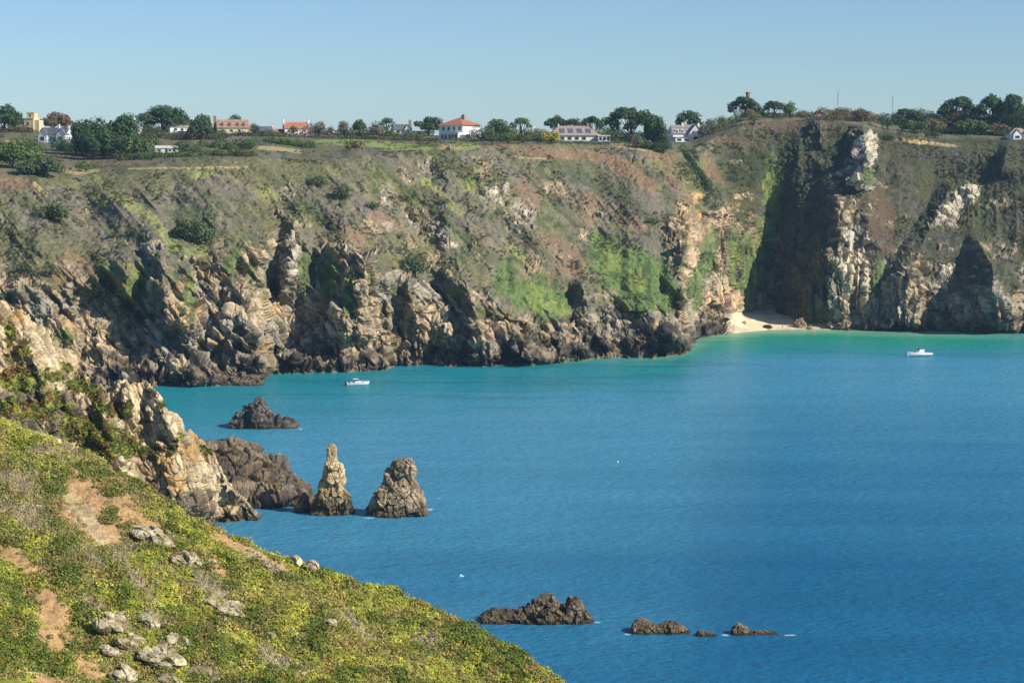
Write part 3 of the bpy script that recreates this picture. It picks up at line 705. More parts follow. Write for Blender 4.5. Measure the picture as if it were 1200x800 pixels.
# ================================================================== FOREGROUND HILLSIDE
fp = np.arange(-440, 1000, .9)
f_cr = np.interp(fp, [-440, -200, -60, 0, 50, 100, 165, 215, 262, 300, 335, 380, 420, 460, 500, 560, 610, 660, 720, 900, 1000], [345, 420, 466, 491, 512, 532, 571, 606, 624, 641, 656, 672, 683, 692, 713, 741, 766, 801, 842, 960, 1030])
f_cr = f_cr + 4 * (fbm(fp / 16, fp * 0, o=4, seed=500) - .5)
def fplane(px, py):
    u, b = ray(px, py); return (CAMH - 41.8 + .27 * 30 + .1975 * 120) / (-b - .27 * u + .1975)
fYc = fplane(fp, f_cr); fzc = CAMH + ray(fp, f_cr)[1] * fYc
kn = [(1500 + 0 * fp, fplane(fp, 1500 + 0 * fp)), (np.maximum(f_cr + 60, 860), None), (f_cr, fYc)]
kn[1] = (kn[1][0], fplane(fp, kn[1][0]))
bk = [(pyof(fYc + d, fzc - d * k - 0.0), fYc + d) for d, k in ((3, .25), (12, .5), (60, .72))]
FX, FPY, FY, FV = strip_sheet(fp, kn + bk, [40, 420, 14, 16, 20])
i2 = (FV > .999) & (FV < 2.001)
rowt = np.clip((FPY - f_cr) / 400, 0, 1)
FY = np.where(FV <= 2.0, fplane(FX, FPY), FY)
PX, PY = FX, FPY
wn = fbm(PX / 18, PY / 14, o=4, seed=510) - .5; wn2 = fbm(PX / 5, PY / 4, o=3, seed=511) - .5
fXw, fYw, fZw = P(FX, FPY, FY)
dz_ = (fbm(fXw / 9, fYw / 9, o=3, seed=520) - .5) * 2.2 * sstep(0, 40, FPY - f_cr) + (fbm(fXw / 1.6, fYw / 1.6, o=4, seed=523) - .5) * .7
FV0 = np.stack([fXw, fYw, fZw + dz_], -1)
soil = np.zeros_like(FX)
for o in [(98, 590, 34, 34, 50), (120, 625, 20, 14, 40), (20, 655, 28, 8, 35), (62, 715, 34, 12, 40), (60, 740, 16, 12, 20), (290, 645, 40, 4, 27), (165, 618, 30, 8, 30), (140, 560, 14, 4, 40), (70, 795, 40, 10, 0), (270, 640, 26, 6, 25), (105, 770, 20, 10, 40), (10, 640, 16, 6, 30), (255, 668, 10, 4, 30), (150, 600, 30, 10, 35)]:
    soil = np.maximum(soil, ell(o[0], o[1], o[2] * 1.2, o[3] * 1.3, o[4], rag=1.1))
dryg = np.zeros_like(FX)
for o in [(60, 530, 24, 7, 20), (85, 525, 16, 5, 10), (95, 600, 60, 12, 50), (160, 690, 26, 6, 40), (30, 600, 26, 16, 20), (105, 710, 18, 6, 25), (250, 690, 30, 10, 35), (110, 660, 30, 8, 45), (310, 660, 30, 8, 30), (330, 770, 30, 10, 30), (180, 730, 20, 8, 30), (420, 730, 26, 6, 35), (500, 745, 20, 6, 30), (240, 780, 30, 8, 20), (15, 560, 24, 10, 10), (135, 650, 14, 14, 50)]:
    dryg = np.maximum(dryg, ell(*o, rag=1.3))
brown = sstep(.50, .60, fbm(PX / 22, PY / 14, o=4, seed=530)); dk = sstep(.52, .62, fbm(PX / 34, PY / 18, o=4, seed=533))
for o in [(85, 660, 26, 34, 40), (20, 760, 36, 40, 0), (140, 690, 20, 22, 40), (25, 700, 26, 16, 20), (95, 740, 20, 10, 0), (120, 800, 40, 16, 0), (220, 660, 30, 10, 30)]: dk = np.maximum(dk, ell(*o, rag=1.0))
G_l = lin(202, 202, 84, KA); G_m = lin(168, 172, 72, KA); G_d = lin(112, 128, 54, KA); B_r = lin(178, 160, 104, KA); D_g = lin(206, 190, 148, KA); S_o = lin(188, 152, 104, KA); O_r = lin(176, 152, 80, KA)
fc_ = np.broadcast_to(G_m, FV0.shape).copy(); fc_ = mix(fc_, G_l, sstep(.46, .58, fbm(PX / 15, PY / 11, o=4, seed=536))); fc_ = mix(fc_, G_d, .85 * dk); fc_ = mix(fc_, B_r, .55 * brown); fc_ = mix(fc_, O_r, .7 * sstep(.64, .7, fbm(PX / 12, PY / 9, o=3, seed=539)))
fc_ = mix(fc_, G_l * 1.1, .6 * np.maximum(ell(60, 520, 70, 12, 25), ell(110, 640, 18, 12, 20))); fc_ = mix(fc_, D_g, .85 * dryg)
veg_col = mix(fc_, B_r, .8 * soil)
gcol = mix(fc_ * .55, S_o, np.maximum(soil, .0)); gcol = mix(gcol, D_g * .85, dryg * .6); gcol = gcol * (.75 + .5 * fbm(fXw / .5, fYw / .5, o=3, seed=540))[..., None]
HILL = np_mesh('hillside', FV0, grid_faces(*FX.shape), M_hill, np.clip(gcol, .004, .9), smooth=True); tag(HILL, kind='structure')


def leaf_cloud(cen, rad, n, size, col, flat=.6, jit=.24, up=.8, seed=1, elong=1.6):
    """cen (N,3), rad (N,), n leaves each -> quad arrays and colours"""
    g = np.random.default_rng(seed)
    N = len(cen); tot = N * n
    d = g.normal(size=(tot, 3)); d /= np.linalg.norm(d, axis=1, keepdims=True); d[:, 2] = np.abs(d[:, 2]) * .9 - .08
    rr_ = g.uniform(.55, 1.0, tot) ** .6
    c = np.repeat(cen, n, 0) + d * (rr_ * np.repeat(rad, n))[:, None] * np.array([1, 1, flat])
    nn = d * .9 + g.normal(size=(tot, 3)) * .75 + np.array([0, 0, up]); nn /= np.linalg.norm(nn, axis=1, keepdims=True)
    a = np.cross(nn, g.normal(size=(tot, 3))); a /= np.linalg.norm(a, axis=1, keepdims=True) + 1e-9; b_ = np.cross(nn, a)
    s = (np.repeat(np.broadcast_to(size, (N,)), n) * g.uniform(.6, 1.3, tot))[:, None]
    V = np.stack([c - a * s * elong * .5, c - b_ * s * .5, c + a * s * elong * .5, c + b_ * s * .5], 1)
    k = np.repeat(col, n, 0) * (1 + jit * g.uniform(-1, 1, (tot, 1))) * (1 + .06 * g.uniform(-1, 1, (tot, 3)))
    return V.reshape(-1, 3), np.repeat(k, 4, 0)


# heather, gorse and bramble cover
msk = (FV > 1.15) & (FV < 2.5)
area = np.where(msk, (1 - .95 * soil) * (1 - .35 * dryg), 0) * np.where(FX < -50, .45, 1)
# true area of each cell
du = np.linalg.norm(np.gradient(FV0, axis=1), axis=-1) * np.linalg.norm(np.gradient(FV0, axis=0), axis=-1)
du_h = du; pr = (area * du).ravel(); pr /= pr.sum()
NB = 18500
ix = rng.choice(pr.size, NB, p=pr)
cen = FV0.reshape(-1, 3)[ix] + rng.normal(0, .05, (NB, 3)); vcol = veg_col.reshape(-1, 3)[ix]
vd = dryg.ravel()[ix]; vk = dk.ravel()[ix]
rad = rng.uniform(.14, .34, NB) * (1 + .8 * vk) * (1 - .35 * vd); rad = np.where(rng.random(NB) < .07, rad * 1.9, rad)
vcol = vcol * rng.uniform(.75, 1.25, (NB, 1)) * (1 + .04 * rng.normal(size=(NB, 3)))
lv, lc = leaf_cloud(cen, rad, 38, .085 + .025 * rng.random(NB), np.clip(vcol, .01, .8), flat=.75, seed=3)
# larger gorse and bramble mounds among it
wb = (pr.reshape(FX.shape) * (.3 + dk + .6 * (FPY < f_cr + 40)) * (1 - dryg)).ravel(); wb /= wb.sum(); N2 = 1000
ix = rng.choice(wb.size, N2, p=wb); c2 = veg_col.reshape(-1, 3)[ix] * rng.uniform(.8, 1.25, (N2, 1)); c2 = np.where((dk.ravel()[ix] > .5)[:, None], G_d * rng.uniform(.8, 1.25, (N2, 1)), c2)
l2, k2 = leaf_cloud(FV0.reshape(-1, 3)[ix], rng.uniform(.4, .8, N2), 150, .10, c2, flat=.85, seed=4, jit=.3)
# dry grass and dead heather stems standing in the bleached patches and round the bare soil
wd = (area * du_h * (dryg + .5 * ell(105, 610, 90, 60, 40) + .12)).ravel(); wd /= wd.sum(); N3 = 26000
ix = rng.choice(wd.size, N3, p=wd); b0 = FV0.reshape(-1, 3)[ix] + rng.normal(0, .06, (N3, 3)) * np.array([1, 1, .2]); hh = rng.uniform(.15, .42, N3)[:, None]
tip = b0 + np.concatenate([rng.normal(.25, .35, (N3, 1)) * hh, rng.normal(0, .3, (N3, 1)) * hh, hh], 1); an = rng.uniform(0, 3.14, N3)[:, None]; wv = np.concatenate([np.cos(an), np.sin(an), 0 * an], 1) * .022
l3 = np.stack([b0 - wv, b0 + wv, tip + wv * .4, tip - wv * .4], 1).reshape(-1, 3); k3 = np.repeat((D_g[None] * rng.uniform(.55, 1.05, (N3, 1))) * (1 - .25 * rng.random((N3, 1))), 4, 0)
lv = np.concatenate([lv, l2, l3]); lc = np.concatenate([lc, k2, k3])
o = np_mesh('heath', lv, np.arange(len(lv)).reshape(-1, 4), M_leaf, np.clip(lc, .004, .9)); tag(o, 'low heather, gorse and bramble covering the near hillside', 'heath', kind='stuff')

def fground(px, py):
    c = int(np.clip(round((px - fp[0]) / .9), 0, len(fp) - 1)); col = FV0[:, c]
    q = unproj(col[:, 0], col[:, 1], col[:, 2])[1]; i = int(np.argmin(np.abs(q[40:460] - py))) + 40
    return Vector(col[i])

def outcrop(px, py, w, h, hgt, rot, seed, label, group=None):
    hgt *= .8
    g = fground(px, py); s = FOC / g.y
    a = w / s / 1.6; bdep = h / s / 1.6 / .38
    th = np.linspace(0, 2 * math.pi, 110, endpoint=False)[None]; ph = np.linspace(-.5, math.pi / 2, 50)[:, None]
    x = np.cos(ph) * np.cos(th); y = np.cos(ph) * np.sin(th); z = np.sin(ph) + 0 * x
    X = x * a; Y = y * bdep; Z = z * hgt
    a1, b1, e1_ = facets((X + .5 * Y) / 1.3 + seed, Y / .9, Z / .6, seed); a2, b2, e2_ = facets(X / .4 + seed, Y / .4, Z / .35, seed + 5); a3, b3, _ = facets(X / .17, Y / .17, Z / .17, seed + 9)
    k = (a1 * .42 + a2 * .10 + a3 * .025 - .14 * sstep(.08, 0, e1_) - .04 * sstep(.08, 0, e2_))
    V = np.stack([X + x * k, Y + y * k, Z + np.maximum(z, .2) * k], -1)
    n1 = fbm(X / .7, Y / .7, Z / .7, o=4, seed=seed)
    c = mix(np.broadcast_to(lin(198, 186, 152, KA), V.shape).copy(), lin(166, 152, 116, KA), sstep(.45, .6, n1)); c = mix(c, lin(120, 108, 70, KA), .6 * sstep(.6, .7, fbm(X / .3, Y / .3, Z / .3, o=3, seed=seed + 2)))
    c = c * (.75 + .3 * b1 + .2 * b2)[..., None] * (1 - .45 * sstep(.08, 0, e2_))[..., None]
    o = np_mesh('rock_outcrop', V, grid_faces(*X.shape, wrap=True), M_rock, np.clip(c, .01, .9))
    o.location = g - Vector((0, 0, hgt * .42)); o.rotation_euler = (R_(-12), R_(16), R_(rot)); tag(o, label, 'rock', group)

for a in [(192, 628, 52, 30, .8, -25, 601, 'long pale broken outcrop just below the bare soil patch on the near slope'), (222, 655, 26, 22, .7, -30, 605, 'blocky pale outcrop at the lower right end of the long broken one'), (265, 712, 46, 16, .6, -10, 609, 'flat pale slab alone among green heath, right of the other slabs'),
          (134, 728, 26, 26, .9, -20, 613, 'upright pale boulder pair above the lowest bare earth'), (152, 750, 20, 14, .6, -30, 617, 'small pale block just below the upright boulder pair'), (192, 768, 44, 24, .7, -25, 621, 'wide pale slab near the bottom edge of the slope'),
          (206, 752, 22, 14, .8, -40, 629, 'angular pale block standing on top of the widest slab near the bottom edge'), (130, 762, 24, 12, .5, 0, 631, 'small half buried slab left of the widest bottom slab'), (145, 790, 24, 14, .6, -10, 635, 'grey slab cut by the bottom of the photo'),
          (204, 795, 24, 14, .6, -20, 639, 'pale rock below the widest slab, at the bottom of the photo'), (98, 724, 14, 8, .4, 0, 641, 'small pale stone at the edge of the bare earth strip'), (244, 660, 14, 14, .5, -40, 643, 'thin pale fin of rock right of the blocky outcrop'),
          (162, 640, 26, 10, .4, -20, 645, 'low pale ledge left under the long broken outcrop'), (320, 744, 9, 7, .4, 0, 647, 'small rounded stone alone in heath right of the flat slab'), (387, 730, 9, 7, .4, 0, 649, 'small pale stone low on the middle of the near slope'),
          (345, 657, 12, 7, .6, 0, 651, 'little pale stone on the crest of the near slope'), (365, 662, 14, 9, .7, 10, 653, 'dark topped stone on the crest beside the little pale one'), (177, 730, 18, 8, .4, -20, 655, 'flat pale stone right of the upright boulder pair')]:
    outcrop(*a)

# scrub on the far cliffs, tufts over the headland
PX, PY = PXs, PYs
m = (VV > 1.3) & (VV < 4.95) & (PX > -60) & (PX < 1260)
clg = sstep(.57, .66, fbm(V0[..., 0] / 13, V0[..., 1] / 13, V0[..., 2] / 10, o=2, seed=620))
wgt = np.where(m, (.03 + clg) * (1 - rock) * (1 - sandm) * (1 - .6 * flat) * (1 - np.clip(1 - np.abs(rn - .5), 0, 0)), 0)
du = np.linalg.norm(np.gradient(V0, axis=1), axis=-1) * np.linalg.norm(np.gradient(V0, axis=0), axis=-1)
pr = (wgt * np.clip(du, 0, 2)).ravel(); pr /= pr.sum(); NB = 9000
ix = rng.choice(pr.size, NB, p=pr); cen = V0.reshape(-1, 3)[ix]
fl_ = flat.ravel()[ix]
rad = rng.uniform(.3, .75, NB) * (1 - .4 * fl_); big = rng.random(NB) < .05; rad = np.where(big, rad * 2.0, rad)
col = cfin.reshape(-1, 3)[ix] * rng.uniform(1.0, 1.35, (NB, 1)); clus = clg.ravel()[ix]; rad = rad * (1 + .6 * clus); col = col * (1 - .55 * clus[:, None]) + C['dgreen'][None] * .95 * .55 * clus[:, None]
lv, lc = leaf_cloud(cen, rad, 16, .32 + .12 * rng.random(NB), col, flat=.9, seed=5, jit=.2, up=1.3)
o = np_mesh('scrub', lv, np.arange(len(lv)).reshape(-1, 4), M_leaf, np.clip(lc, .004, .9)); tag(o, 'heath and scrub clothing the far cliff slopes', 'scrub', kind='stuff')
pr = (np.where((HV > 1.05) & (HV < 2.3), hgreen, 0)).ravel(); pr = pr / pr.sum(); NB = 3500
ix = rng.choice(pr.size, NB, p=pr)
lv, lc = leaf_cloud(HV0.reshape(-1, 3)[ix], rng.uniform(.2, .5, NB), 20, .2 + .1 * rng.random(NB), hcol.reshape(-1, 3)[ix] * rng.uniform(.7, 1.3, (NB, 1)), flat=.7, seed=6)
o = np_mesh('turf', lv, np.arange(len(lv)).reshape(-1, 4), M_leaf, np.clip(lc, .004, .9)); tag(o, 'mossy turf and scrub on the rocky headland', 'turf', kind='stuff')

# ================================================================== TREES AND BUSHES on the cliff top
T_dark = lin(74, 98, 62, 1.0); T_mid = lin(98, 118, 68, 1.0); T_brown = lin(128, 112, 82, 1.0); T_olive = lin(108, 112, 70, 1.0); T_yel = lin(168, 162, 70, 1.0); T_grey = lin(140, 130, 112, 1.0); T_lime = lin(128, 142, 70, 1.0)


def crown_cloud(lobes, col, seed, leaf, dens):
    g = np.random.default_rng(seed); Vs = []; Cs = []
    for (x, y, z, rx, ry, rz) in lobes:
        n = int(max(40, dens * (rx * ry + rx * rz + ry * rz)))
        d = g.normal(size=(n, 3)); d /= np.linalg.norm(d, axis=1, keepdims=True)
        lump = .62 + .72 * vnoise(d[:, 0] * 2.6 + 9, d[:, 1] * 2.6 + seed, d[:, 2] * 2.6, seed=seed)
        r = g.uniform(.45, 1.0, n) ** .5 * lump
        c = np.array([x, y, z]) + d * r[:, None] * np.array([rx, ry, rz])
        keep = d[:, 2] > -.75; c = c[keep]; d = d[keep]; n = len(c)
        nn = d * 1.0 + g.normal(size=(n, 3)) * .6 + np.array([0, 0, .3]); nn /= np.linalg.norm(nn, axis=1, keepdims=True)
        a = np.cross(nn, g.normal(size=(n, 3))); a /= np.linalg.norm(a, axis=1, keepdims=True) + 1e-9; b_ = np.cross(nn, a)
        s = (leaf * g.uniform(.6, 1.4, n))[:, None]
        Vs.append(np.stack([c - a * s * .75, c - b_ * s * .5, c + a * s * .75, c + b_ * s * .5], 1).reshape(-1, 3))
        t = .75 + .5 * vnoise(c[:, 0] / 1.7 + seed, c[:, 1] / 1.7, c[:, 2] / 1.4, seed=seed + 1)
        k = col[None] * (t * g.uniform(.75, 1.25, n))[:, None]
        Cs.append(np.repeat(k, 4, 0))
    V = np.concatenate(Vs); return V, np.clip(np.concatenate(Cs), .004, .9)


def tree(px, top, bot, hw, base, kind, col, seed, label, group=None, name=None):
    g0 = ground(px, base)
    if 'behind' in label: g0 = Vector((g0.x * (g0.y + 24) / g0.y, g0.y + 24, g0.z - .3))
    Y = g0.y; s = FOC / Y
    w = hw * 1.12 / s; zt = CAMH + ray(600, top)[1] * Y - g0.z; zb = CAMH + ray(600, bot)[1] * Y - g0.z
    if kind in ('dome', 'bare'): zb = min(zb, .22 * zt)
    if kind == 'pine': zb = min(zb, .42 * zt)
    zb = max(zb, .15); zt = max(zt, zb + 1.0); h = zt - zb
    rg = random.Random(seed); lobes = []
    if kind == 'pine':                      # flat umbrella, limbs showing
        n = 7
        for i in range(n):
            u = -1 + 2 * (i + .5) / n + rg.uniform(-.1, .1)
            lobes.append((u * w * .78, rg.uniform(-.45, .45) * w, zt - h * (.26 + .36 * abs(u) ** 1.6 + rg.uniform(-.03, .1)), w * .34, w * .36, h * rg.uniform(.20, .28)))
        for i in range(4):
            u = rg.uniform(-.9, .9); lobes.append((u * w, rg.uniform(-.4, .4) * w, zb + h * rg.uniform(.18, .42), w * .22, w * .26, h * .15))
        lobes.append((0, 0, zt - h * .28, w * .6, w * .5, h * .26))
    elif kind == 'bush':
        for i in range(5):
            u = -1 + 2 * (i + .5) / 5
            lobes.append((u * w * .68, rg.uniform(-.3, .3) * w, zb + h * (.42 + .12 * rg.random()) * (1 - .3 * u * u), w * .4, w * .4, h * (.5 - .12 * u * u)))
    else:                                   # rounded or wind-cut dome
        for i in range(9):
            a = rg.uniform(0, 6.28); r = rg.uniform(.15, .75) * w; q = rg.random()
            lobes.append((math.cos(a) * r, math.sin(a) * r * .8, zb + h * (.25 + .5 * q * (1 - .35 * r / w)), w * rg.uniform(.28, .42), w * rg.uniform(.28, .42), h * rg.uniform(.2, .3)))
        lobes.append((rg.uniform(-.15, .15) * w, 0, zt - h * .3, w * .45, w * .42, h * .3)); lobes.append((0, 0, zb + h * .35, w * .7, w * .6, h * .32))
    sk_ = rg.uniform(-.22, .25) * w; lobes = [(x + sk_ * (z - zb) / h + rg.uniform(-.08, .08) * w, y, z + rg.uniform(-.05, .05) * h, rx * rg.uniform(.8, 1.25), ry, rz * rg.uniform(.75, 1.25)) for (x, y, z, rx, ry, rz) in lobes]
    root = empty(name or {'pine': 'pine_tree', 'bush': 'bush'}.get(kind, 'tree'), g0, 0, label, 'bush' if kind == 'bush' else 'tree', group)
    leaf = max(.30, min(.62, w * .085)); V, Cc = crown_cloud(lobes, col, seed, leaf, 15 if kind != 'bare' else 8)
    np_mesh('crown', V, np.arange(len(V)).reshape(-1, 4), M_leaf, Cc, root)
    tb = MB(); rt = max(.12, .035 * zt)
    tb.tube([(0, 0, -.6), (.1 * w, .0, (zb + .1 * h) * .6), (-.03 * w, 0, zb + h * .35), (0, 0, zb + h * .7)], [rt * 1.3, rt, rt * .7, rt * .25], 7)
    for (x, y, z, rx, ry, rz) in lobes[:8]:
        f = rg.uniform(.25, .6); zs = max(.2, (zb + .2 * h) * f + .1)
        tb.tube([(0, 0, zs), (x * .55, y * .55, zs + (z - zs) * .62), (x, y, z)], [rt * .5, rt * .33, rt * .1], 5)
    tb.build('trunk' if kind != 'bush' else 'stem', M_bark, root)
    return root


TREES = [
    (4, 123, 150, 19, 156, 'dome', T_dark, 'dark cypress at the left edge of the photo beside the cream turreted house'),
    (60, 132, 148, 20, 152, 'dome', T_brown, 'brown-green rounded tree right behind the twin-gabled white house'),
    (100, 136, 178, 21, 182, 'dome', T_dark, 'dark cypress just right of the twin-gabled white house'),
    (138, 131, 172, 21, 182, 'dome', T_dark, 'tall dark cypress, taller neighbour of the one beside the twin-gabled white house'),
    (120, 150, 182, 24, 186, 'dome', T_dark, 'low shaded evergreen between the two dark cypresses near the twin-gabled house'),
    (190, 126, 152, 27, 160, 'pine', T_dark, 'broad umbrella pine rising behind the grey-roofed bungalow'),
    (237, 133, 160, 17, 164, 'dome', T_dark, 'rounded dark evergreen between the grey bungalow and the terracotta-roofed house'),
    (275, 134, 144, 8, 153, 'pine', T_dark, 'small flat-topped pine behind the terracotta-roofed house'),
    (297, 143, 156, 7, 160, 'dome', T_dark, 'small dark tree at the right end of the terracotta-roofed house'),
    (344, 147, 157, 7, 160, 'dome', T_dark, 'small dark tree in front of the red-roofed cottage'),
    (373, 141, 157, 11, 160, 'bare', T_grey, 'thin greyish leafless tree right of the red-roofed cottage'),
    (387, 147, 157, 6, 160, 'bare', T_olive, 'small olive tree beside the little white gable'),
    (403, 141, 157, 11, 161, 'bare', T_brown, 'brown autumn tree left of the round dark green tree'),
    (422, 139, 156, 11, 161, 'dome', T_dark, 'round dark green tree between two brown trees'),
    (441, 142, 158, 11, 161, 'bare', T_grey, 'pale brown tree with pale trunk right of the round dark green tree'),
    (453, 137, 151, 9, 158, 'pine', T_dark, 'dark pine left of the slate-roofed villa'),
    (500, 137, 152, 18, 159, 'dome', T_dark, 'low dome of dark evergreen left of the big red-hipped house'),
    (546, 146, 158, 8, 163, 'bare', T_olive, 'sparse olive tree in front of the big red-hipped house'),
    (577, 150, 165, 9, 167, 'dome', T_mid, 'green bushy tree right of the big red-hipped house'),
    (582, 138, 158, 13, 166, 'pine', T_mid, 'wind-bent pine with layered branches right of the big red-hipped house'),
    (590, 147, 160, 11, 166, 'bare', T_grey, 'grey leafless bushy tree under the wind-bent pine'),
    (610, 137, 152, 11, 165, 'pine', T_mid, 'yellowish green pine left of the white chimney stack'),
    (652, 136, 154, 14, 163, 'pine', T_dark, 'first of three pines behind the bungalow with roof panels, the leftmost'),
    (669, 138, 154, 11, 163, 'pine', T_dark, 'middle pine behind the bungalow with roof panels'),
    (693, 135, 155, 14, 164, 'pine', T_dark, 'right-hand pine behind the bungalow with roof panels'),
    (714, 147, 160, 6, 165, 'dome', T_brown, 'small reddish brown tree beside the white sunroom'),
    (738, 124, 156, 26, 168, 'pine', T_dark, 'largest dark pine on the skyline, left of the white gabled house'),
    (764, 131, 168, 18, 174, 'dome', T_dark, 'dense dark evergreen joined to the largest pine, next to the white gabled house'),
    (780, 150, 166, 10, 172, 'bare', T_grey, 'grey leafless tree in front of the white gabled house'),
    (747, 157, 170, 7, 174, 'bare', T_grey, 'pale leaning dead tree under the largest pine'),
    (808, 131, 147, 15, 160, 'pine', T_dark, 'umbrella pine right behind the white gabled house'),
    (833, 138, 147, 8, 152, 'bare', T_brown, 'small brown tree right of the white gabled house'),
    (873, 113, 134, 17, 137, 'pine', T_dark, 'windswept pine on the knoll around the old round tower'),
    (881, 127, 138, 9, 141, 'bare', T_brown, 'pinkish brown shrubby tree under the pine on the knoll'),
    (907, 118, 132, 12, 137, 'pine', T_dark, 'layered pine right of the knoll'),
    (926, 119, 135, 11, 139, 'dome', T_mid, 'rounded green pine beside the layered one right of the knoll'),
    (1065, 128, 141, 15, 147, 'pine', T_dark, 'single umbrella pine right of the two thin masts'),
    (1121, 112, 139, 19, 147, 'pine', T_dark, 'tall stone pine with wide flat crown near the right edge'),
    (1107, 127, 140, 8, 147, 'pine', T_dark, 'low dark pine leaning against the tall stone pine'),
    (1163, 112, 142, 22, 150, 'pine', T_dark, 'left tree of the dense dark pair at the right edge of the skyline'),
    (1190, 109, 142, 20, 150, 'dome', T_dark, 'right tree of the dense dark pair, cut by the right edge of the photo'),
]
for i, (px, tp, bt, hw, bs, kd, cl, lb) in enumerate(TREES): tree(px, tp, bt, hw, bs, kd, cl, 700 + i, lb)

BUSH = [
    (12, 168, 192, 34, 196, T_mid, 'big spreading evergreen thicket below the cream turreted house'), (48, 178, 204, 24, 206, T_mid, 'green thicket sloping down right of the spreading one on the left'),
    (158, 158, 182, 20, 184, T_mid, 'tall green shrub left of the long white shed'), (172, 156, 170, 14, 176, T_olive, 'olive shrub behind the long white shed'), (214, 165, 179, 12, 181, T_dark, 'dark shrub just right of the long white shed'), (232, 168, 179, 9, 181, T_mid, 'rounded shrub second right of the long white shed'),
    (266, 166, 176, 13, 178, T_mid, 'rounded green bush below the terracotta-roofed house'), (291, 162, 172, 10, 176, T_mid, 'round bush at the top of the pale strip field'), (262, 154, 164, 9, 168, T_dark, 'dark bush directly under the terracotta-roofed house'),
    (415, 164, 175, 13, 176, T_brown, 'isolated dark brown bush in the green meadow'), (575, 156, 166, 8, 168, T_mid, 'dark shrub at the right foot of the big red-hipped house'), (594, 155, 167, 11, 168, T_mid, 'rounded shrub under the wind-bent pine'), (612, 155, 167, 12, 168, T_olive, 'hedge-like olive shrub left of the white chimney stack'),
    (646, 152, 167, 13, 168, T_yel, 'bright yellow-green shrub in front of the bungalow with roof panels'), (630, 158, 167, 9, 168, T_dark, 'dark shrub left of the bright yellow-green one'), (777, 160, 178, 12, 180, T_dark, 'dark green shrub at the left foot of the white gabled house'), (757, 162, 174, 9, 176, T_mid, 'green shrub under the dense dark evergreen'),
    (844, 135, 145, 8, 148, T_mid, 'bush on the rising ground right of the white gabled house'), (883, 131, 143, 8, 146, T_lime, 'light green bush on the knoll'), (945, 130, 138, 10, 142, T_brown, 'brown bush left of the small pink gable'), (984, 126, 138, 14, 141, T_brown, 'brown bush behind the first thin mast'), (1008, 127, 139, 12, 143, T_brown, 'large brown bush between the two thin masts'),
    (1040, 139, 149, 8, 152, T_dark, 'dark bush at the foot of the second thin mast'), (1070, 141, 153, 16, 156, T_mid, 'bush under the single umbrella pine'), (1092, 140, 152, 14, 156, T_brown, 'brown thicket left of the tall stone pine'), (1138, 140, 154, 20, 158, T_mid, 'green thicket under the tall stone pine'), (1170, 144, 154, 12, 158, T_brown, 'brownish bush left of the pink-roofed house'), (1095, 154, 160, 10, 162, T_dark, 'low dark bush beside the dry field on the right'),
    (59, 231, 257, 17, 258, T_dark, 'large dark bush alone on the left heath slope'), (133, 268, 278, 6, 279, T_dark, 'small round dark bush on the left slope'), (155, 262, 276, 11, 277, T_dark, 'dark bush on the rib right of the small round bush'), (225, 250, 282, 24, 283, T_dark, 'wind-combed dark thicket in the middle of the left slope'), (32, 297, 322, 13, 323, T_dark, 'dark green bush left of the rust bracken'), (58, 300, 324, 12, 325, T_dark, 'dark green bush touching the rust bracken'),
    (401, 205, 233, 11, 234, T_dark, 'upright dark ivy-covered bush on the slope above the shaded gully'), (372, 200, 218, 11, 219, T_dark, 'bush on the slope left of the upright dark one'), (486, 288, 322, 15, 323, T_dark, 'dark bush on the cliff edge above the two shadowed clefts'), (468, 271, 279, 5, 280, T_dark, 'small round dark bush on the bare middle slope'), (280, 297, 316, 11, 318, T_dark, 'dark bush above the triangular shadow'), (343, 232, 243, 6, 244, T_dark, 'small bush beside the pale outcrop on the left slope'),
    (435, 232, 244, 11, 245, T_mid, 'green bush left of the long pale outcrop'), (765, 250, 262, 8, 263, T_dark, 'small dark bush on the slope above the pink cliff'), (1040, 158, 164, 9, 165, T_dark, 'low dark bush above the tall white crag'), (100, 188, 200, 12, 201, T_mid, 'bush beside the path end on the left'), (520, 230, 238, 7, 239, T_dark, 'small bush below the big red-hipped house slope'),
]
T_slope = lin(90, 106, 68, 1.0)
for i, (px, tp, bt, hw, bs, cl, lb) in enumerate(BUSH):
    on = bs > 204
    tree(px, tp + (bt - tp) * (.3 if on else 0), bt, hw * (1.1 if on else 1), bs, 'bush', T_slope if on else cl, 900 + i, lb)

# hedges: long clipped or wild rows
def hedge(pts, hpx, col, seed, label):
    Vs = []; g = np.random.default_rng(seed); P0 = ground(*pts[0]); lob = []
    for (a, b) in zip(pts[:-1], pts[1:]):
        n = max(2, int(math.hypot(b[0] - a[0], b[1] - a[1]) / 3))
        for k in range(n):
            t = k / n; q = ground(a[0] + (b[0] - a[0]) * t, a[1] + (b[1] - a[1]) * t); s = FOC / q.y; r = hpx / s * g.uniform(.5, .75)
            lob.append((q.x - P0.x, q.y - P0.y, q.z - P0.z + r * .55, max(r, 1.0), r, r * .9))
    V, Cc = crown_cloud(lob, col, seed, .42, 16)
    o = np_mesh('hedge', V, np.arange(len(V)).reshape(-1, 4), M_leaf, Cc); o.location = P0; tag(o, label, 'hedge')
hedge([(300, 159), (350, 161), (400, 163)], 5, T_grey * .8, 1001, 'grey-brown field hedge running below the red-roofed cottage')
hedge([(400, 163), (455, 164), (515, 166)], 5, T_olive * .7, 1002, 'dark field hedge along the top of the green meadow')
hedge([(312, 167), (345, 171), (372, 174)], 8, T_mid, 1003, 'green scrub hedge between the pale strip field and the meadow')
hedge([(160, 184), (205, 184), (240, 183)], 6, T_mid, 1004, 'green hedge along the foot of the long white shed')
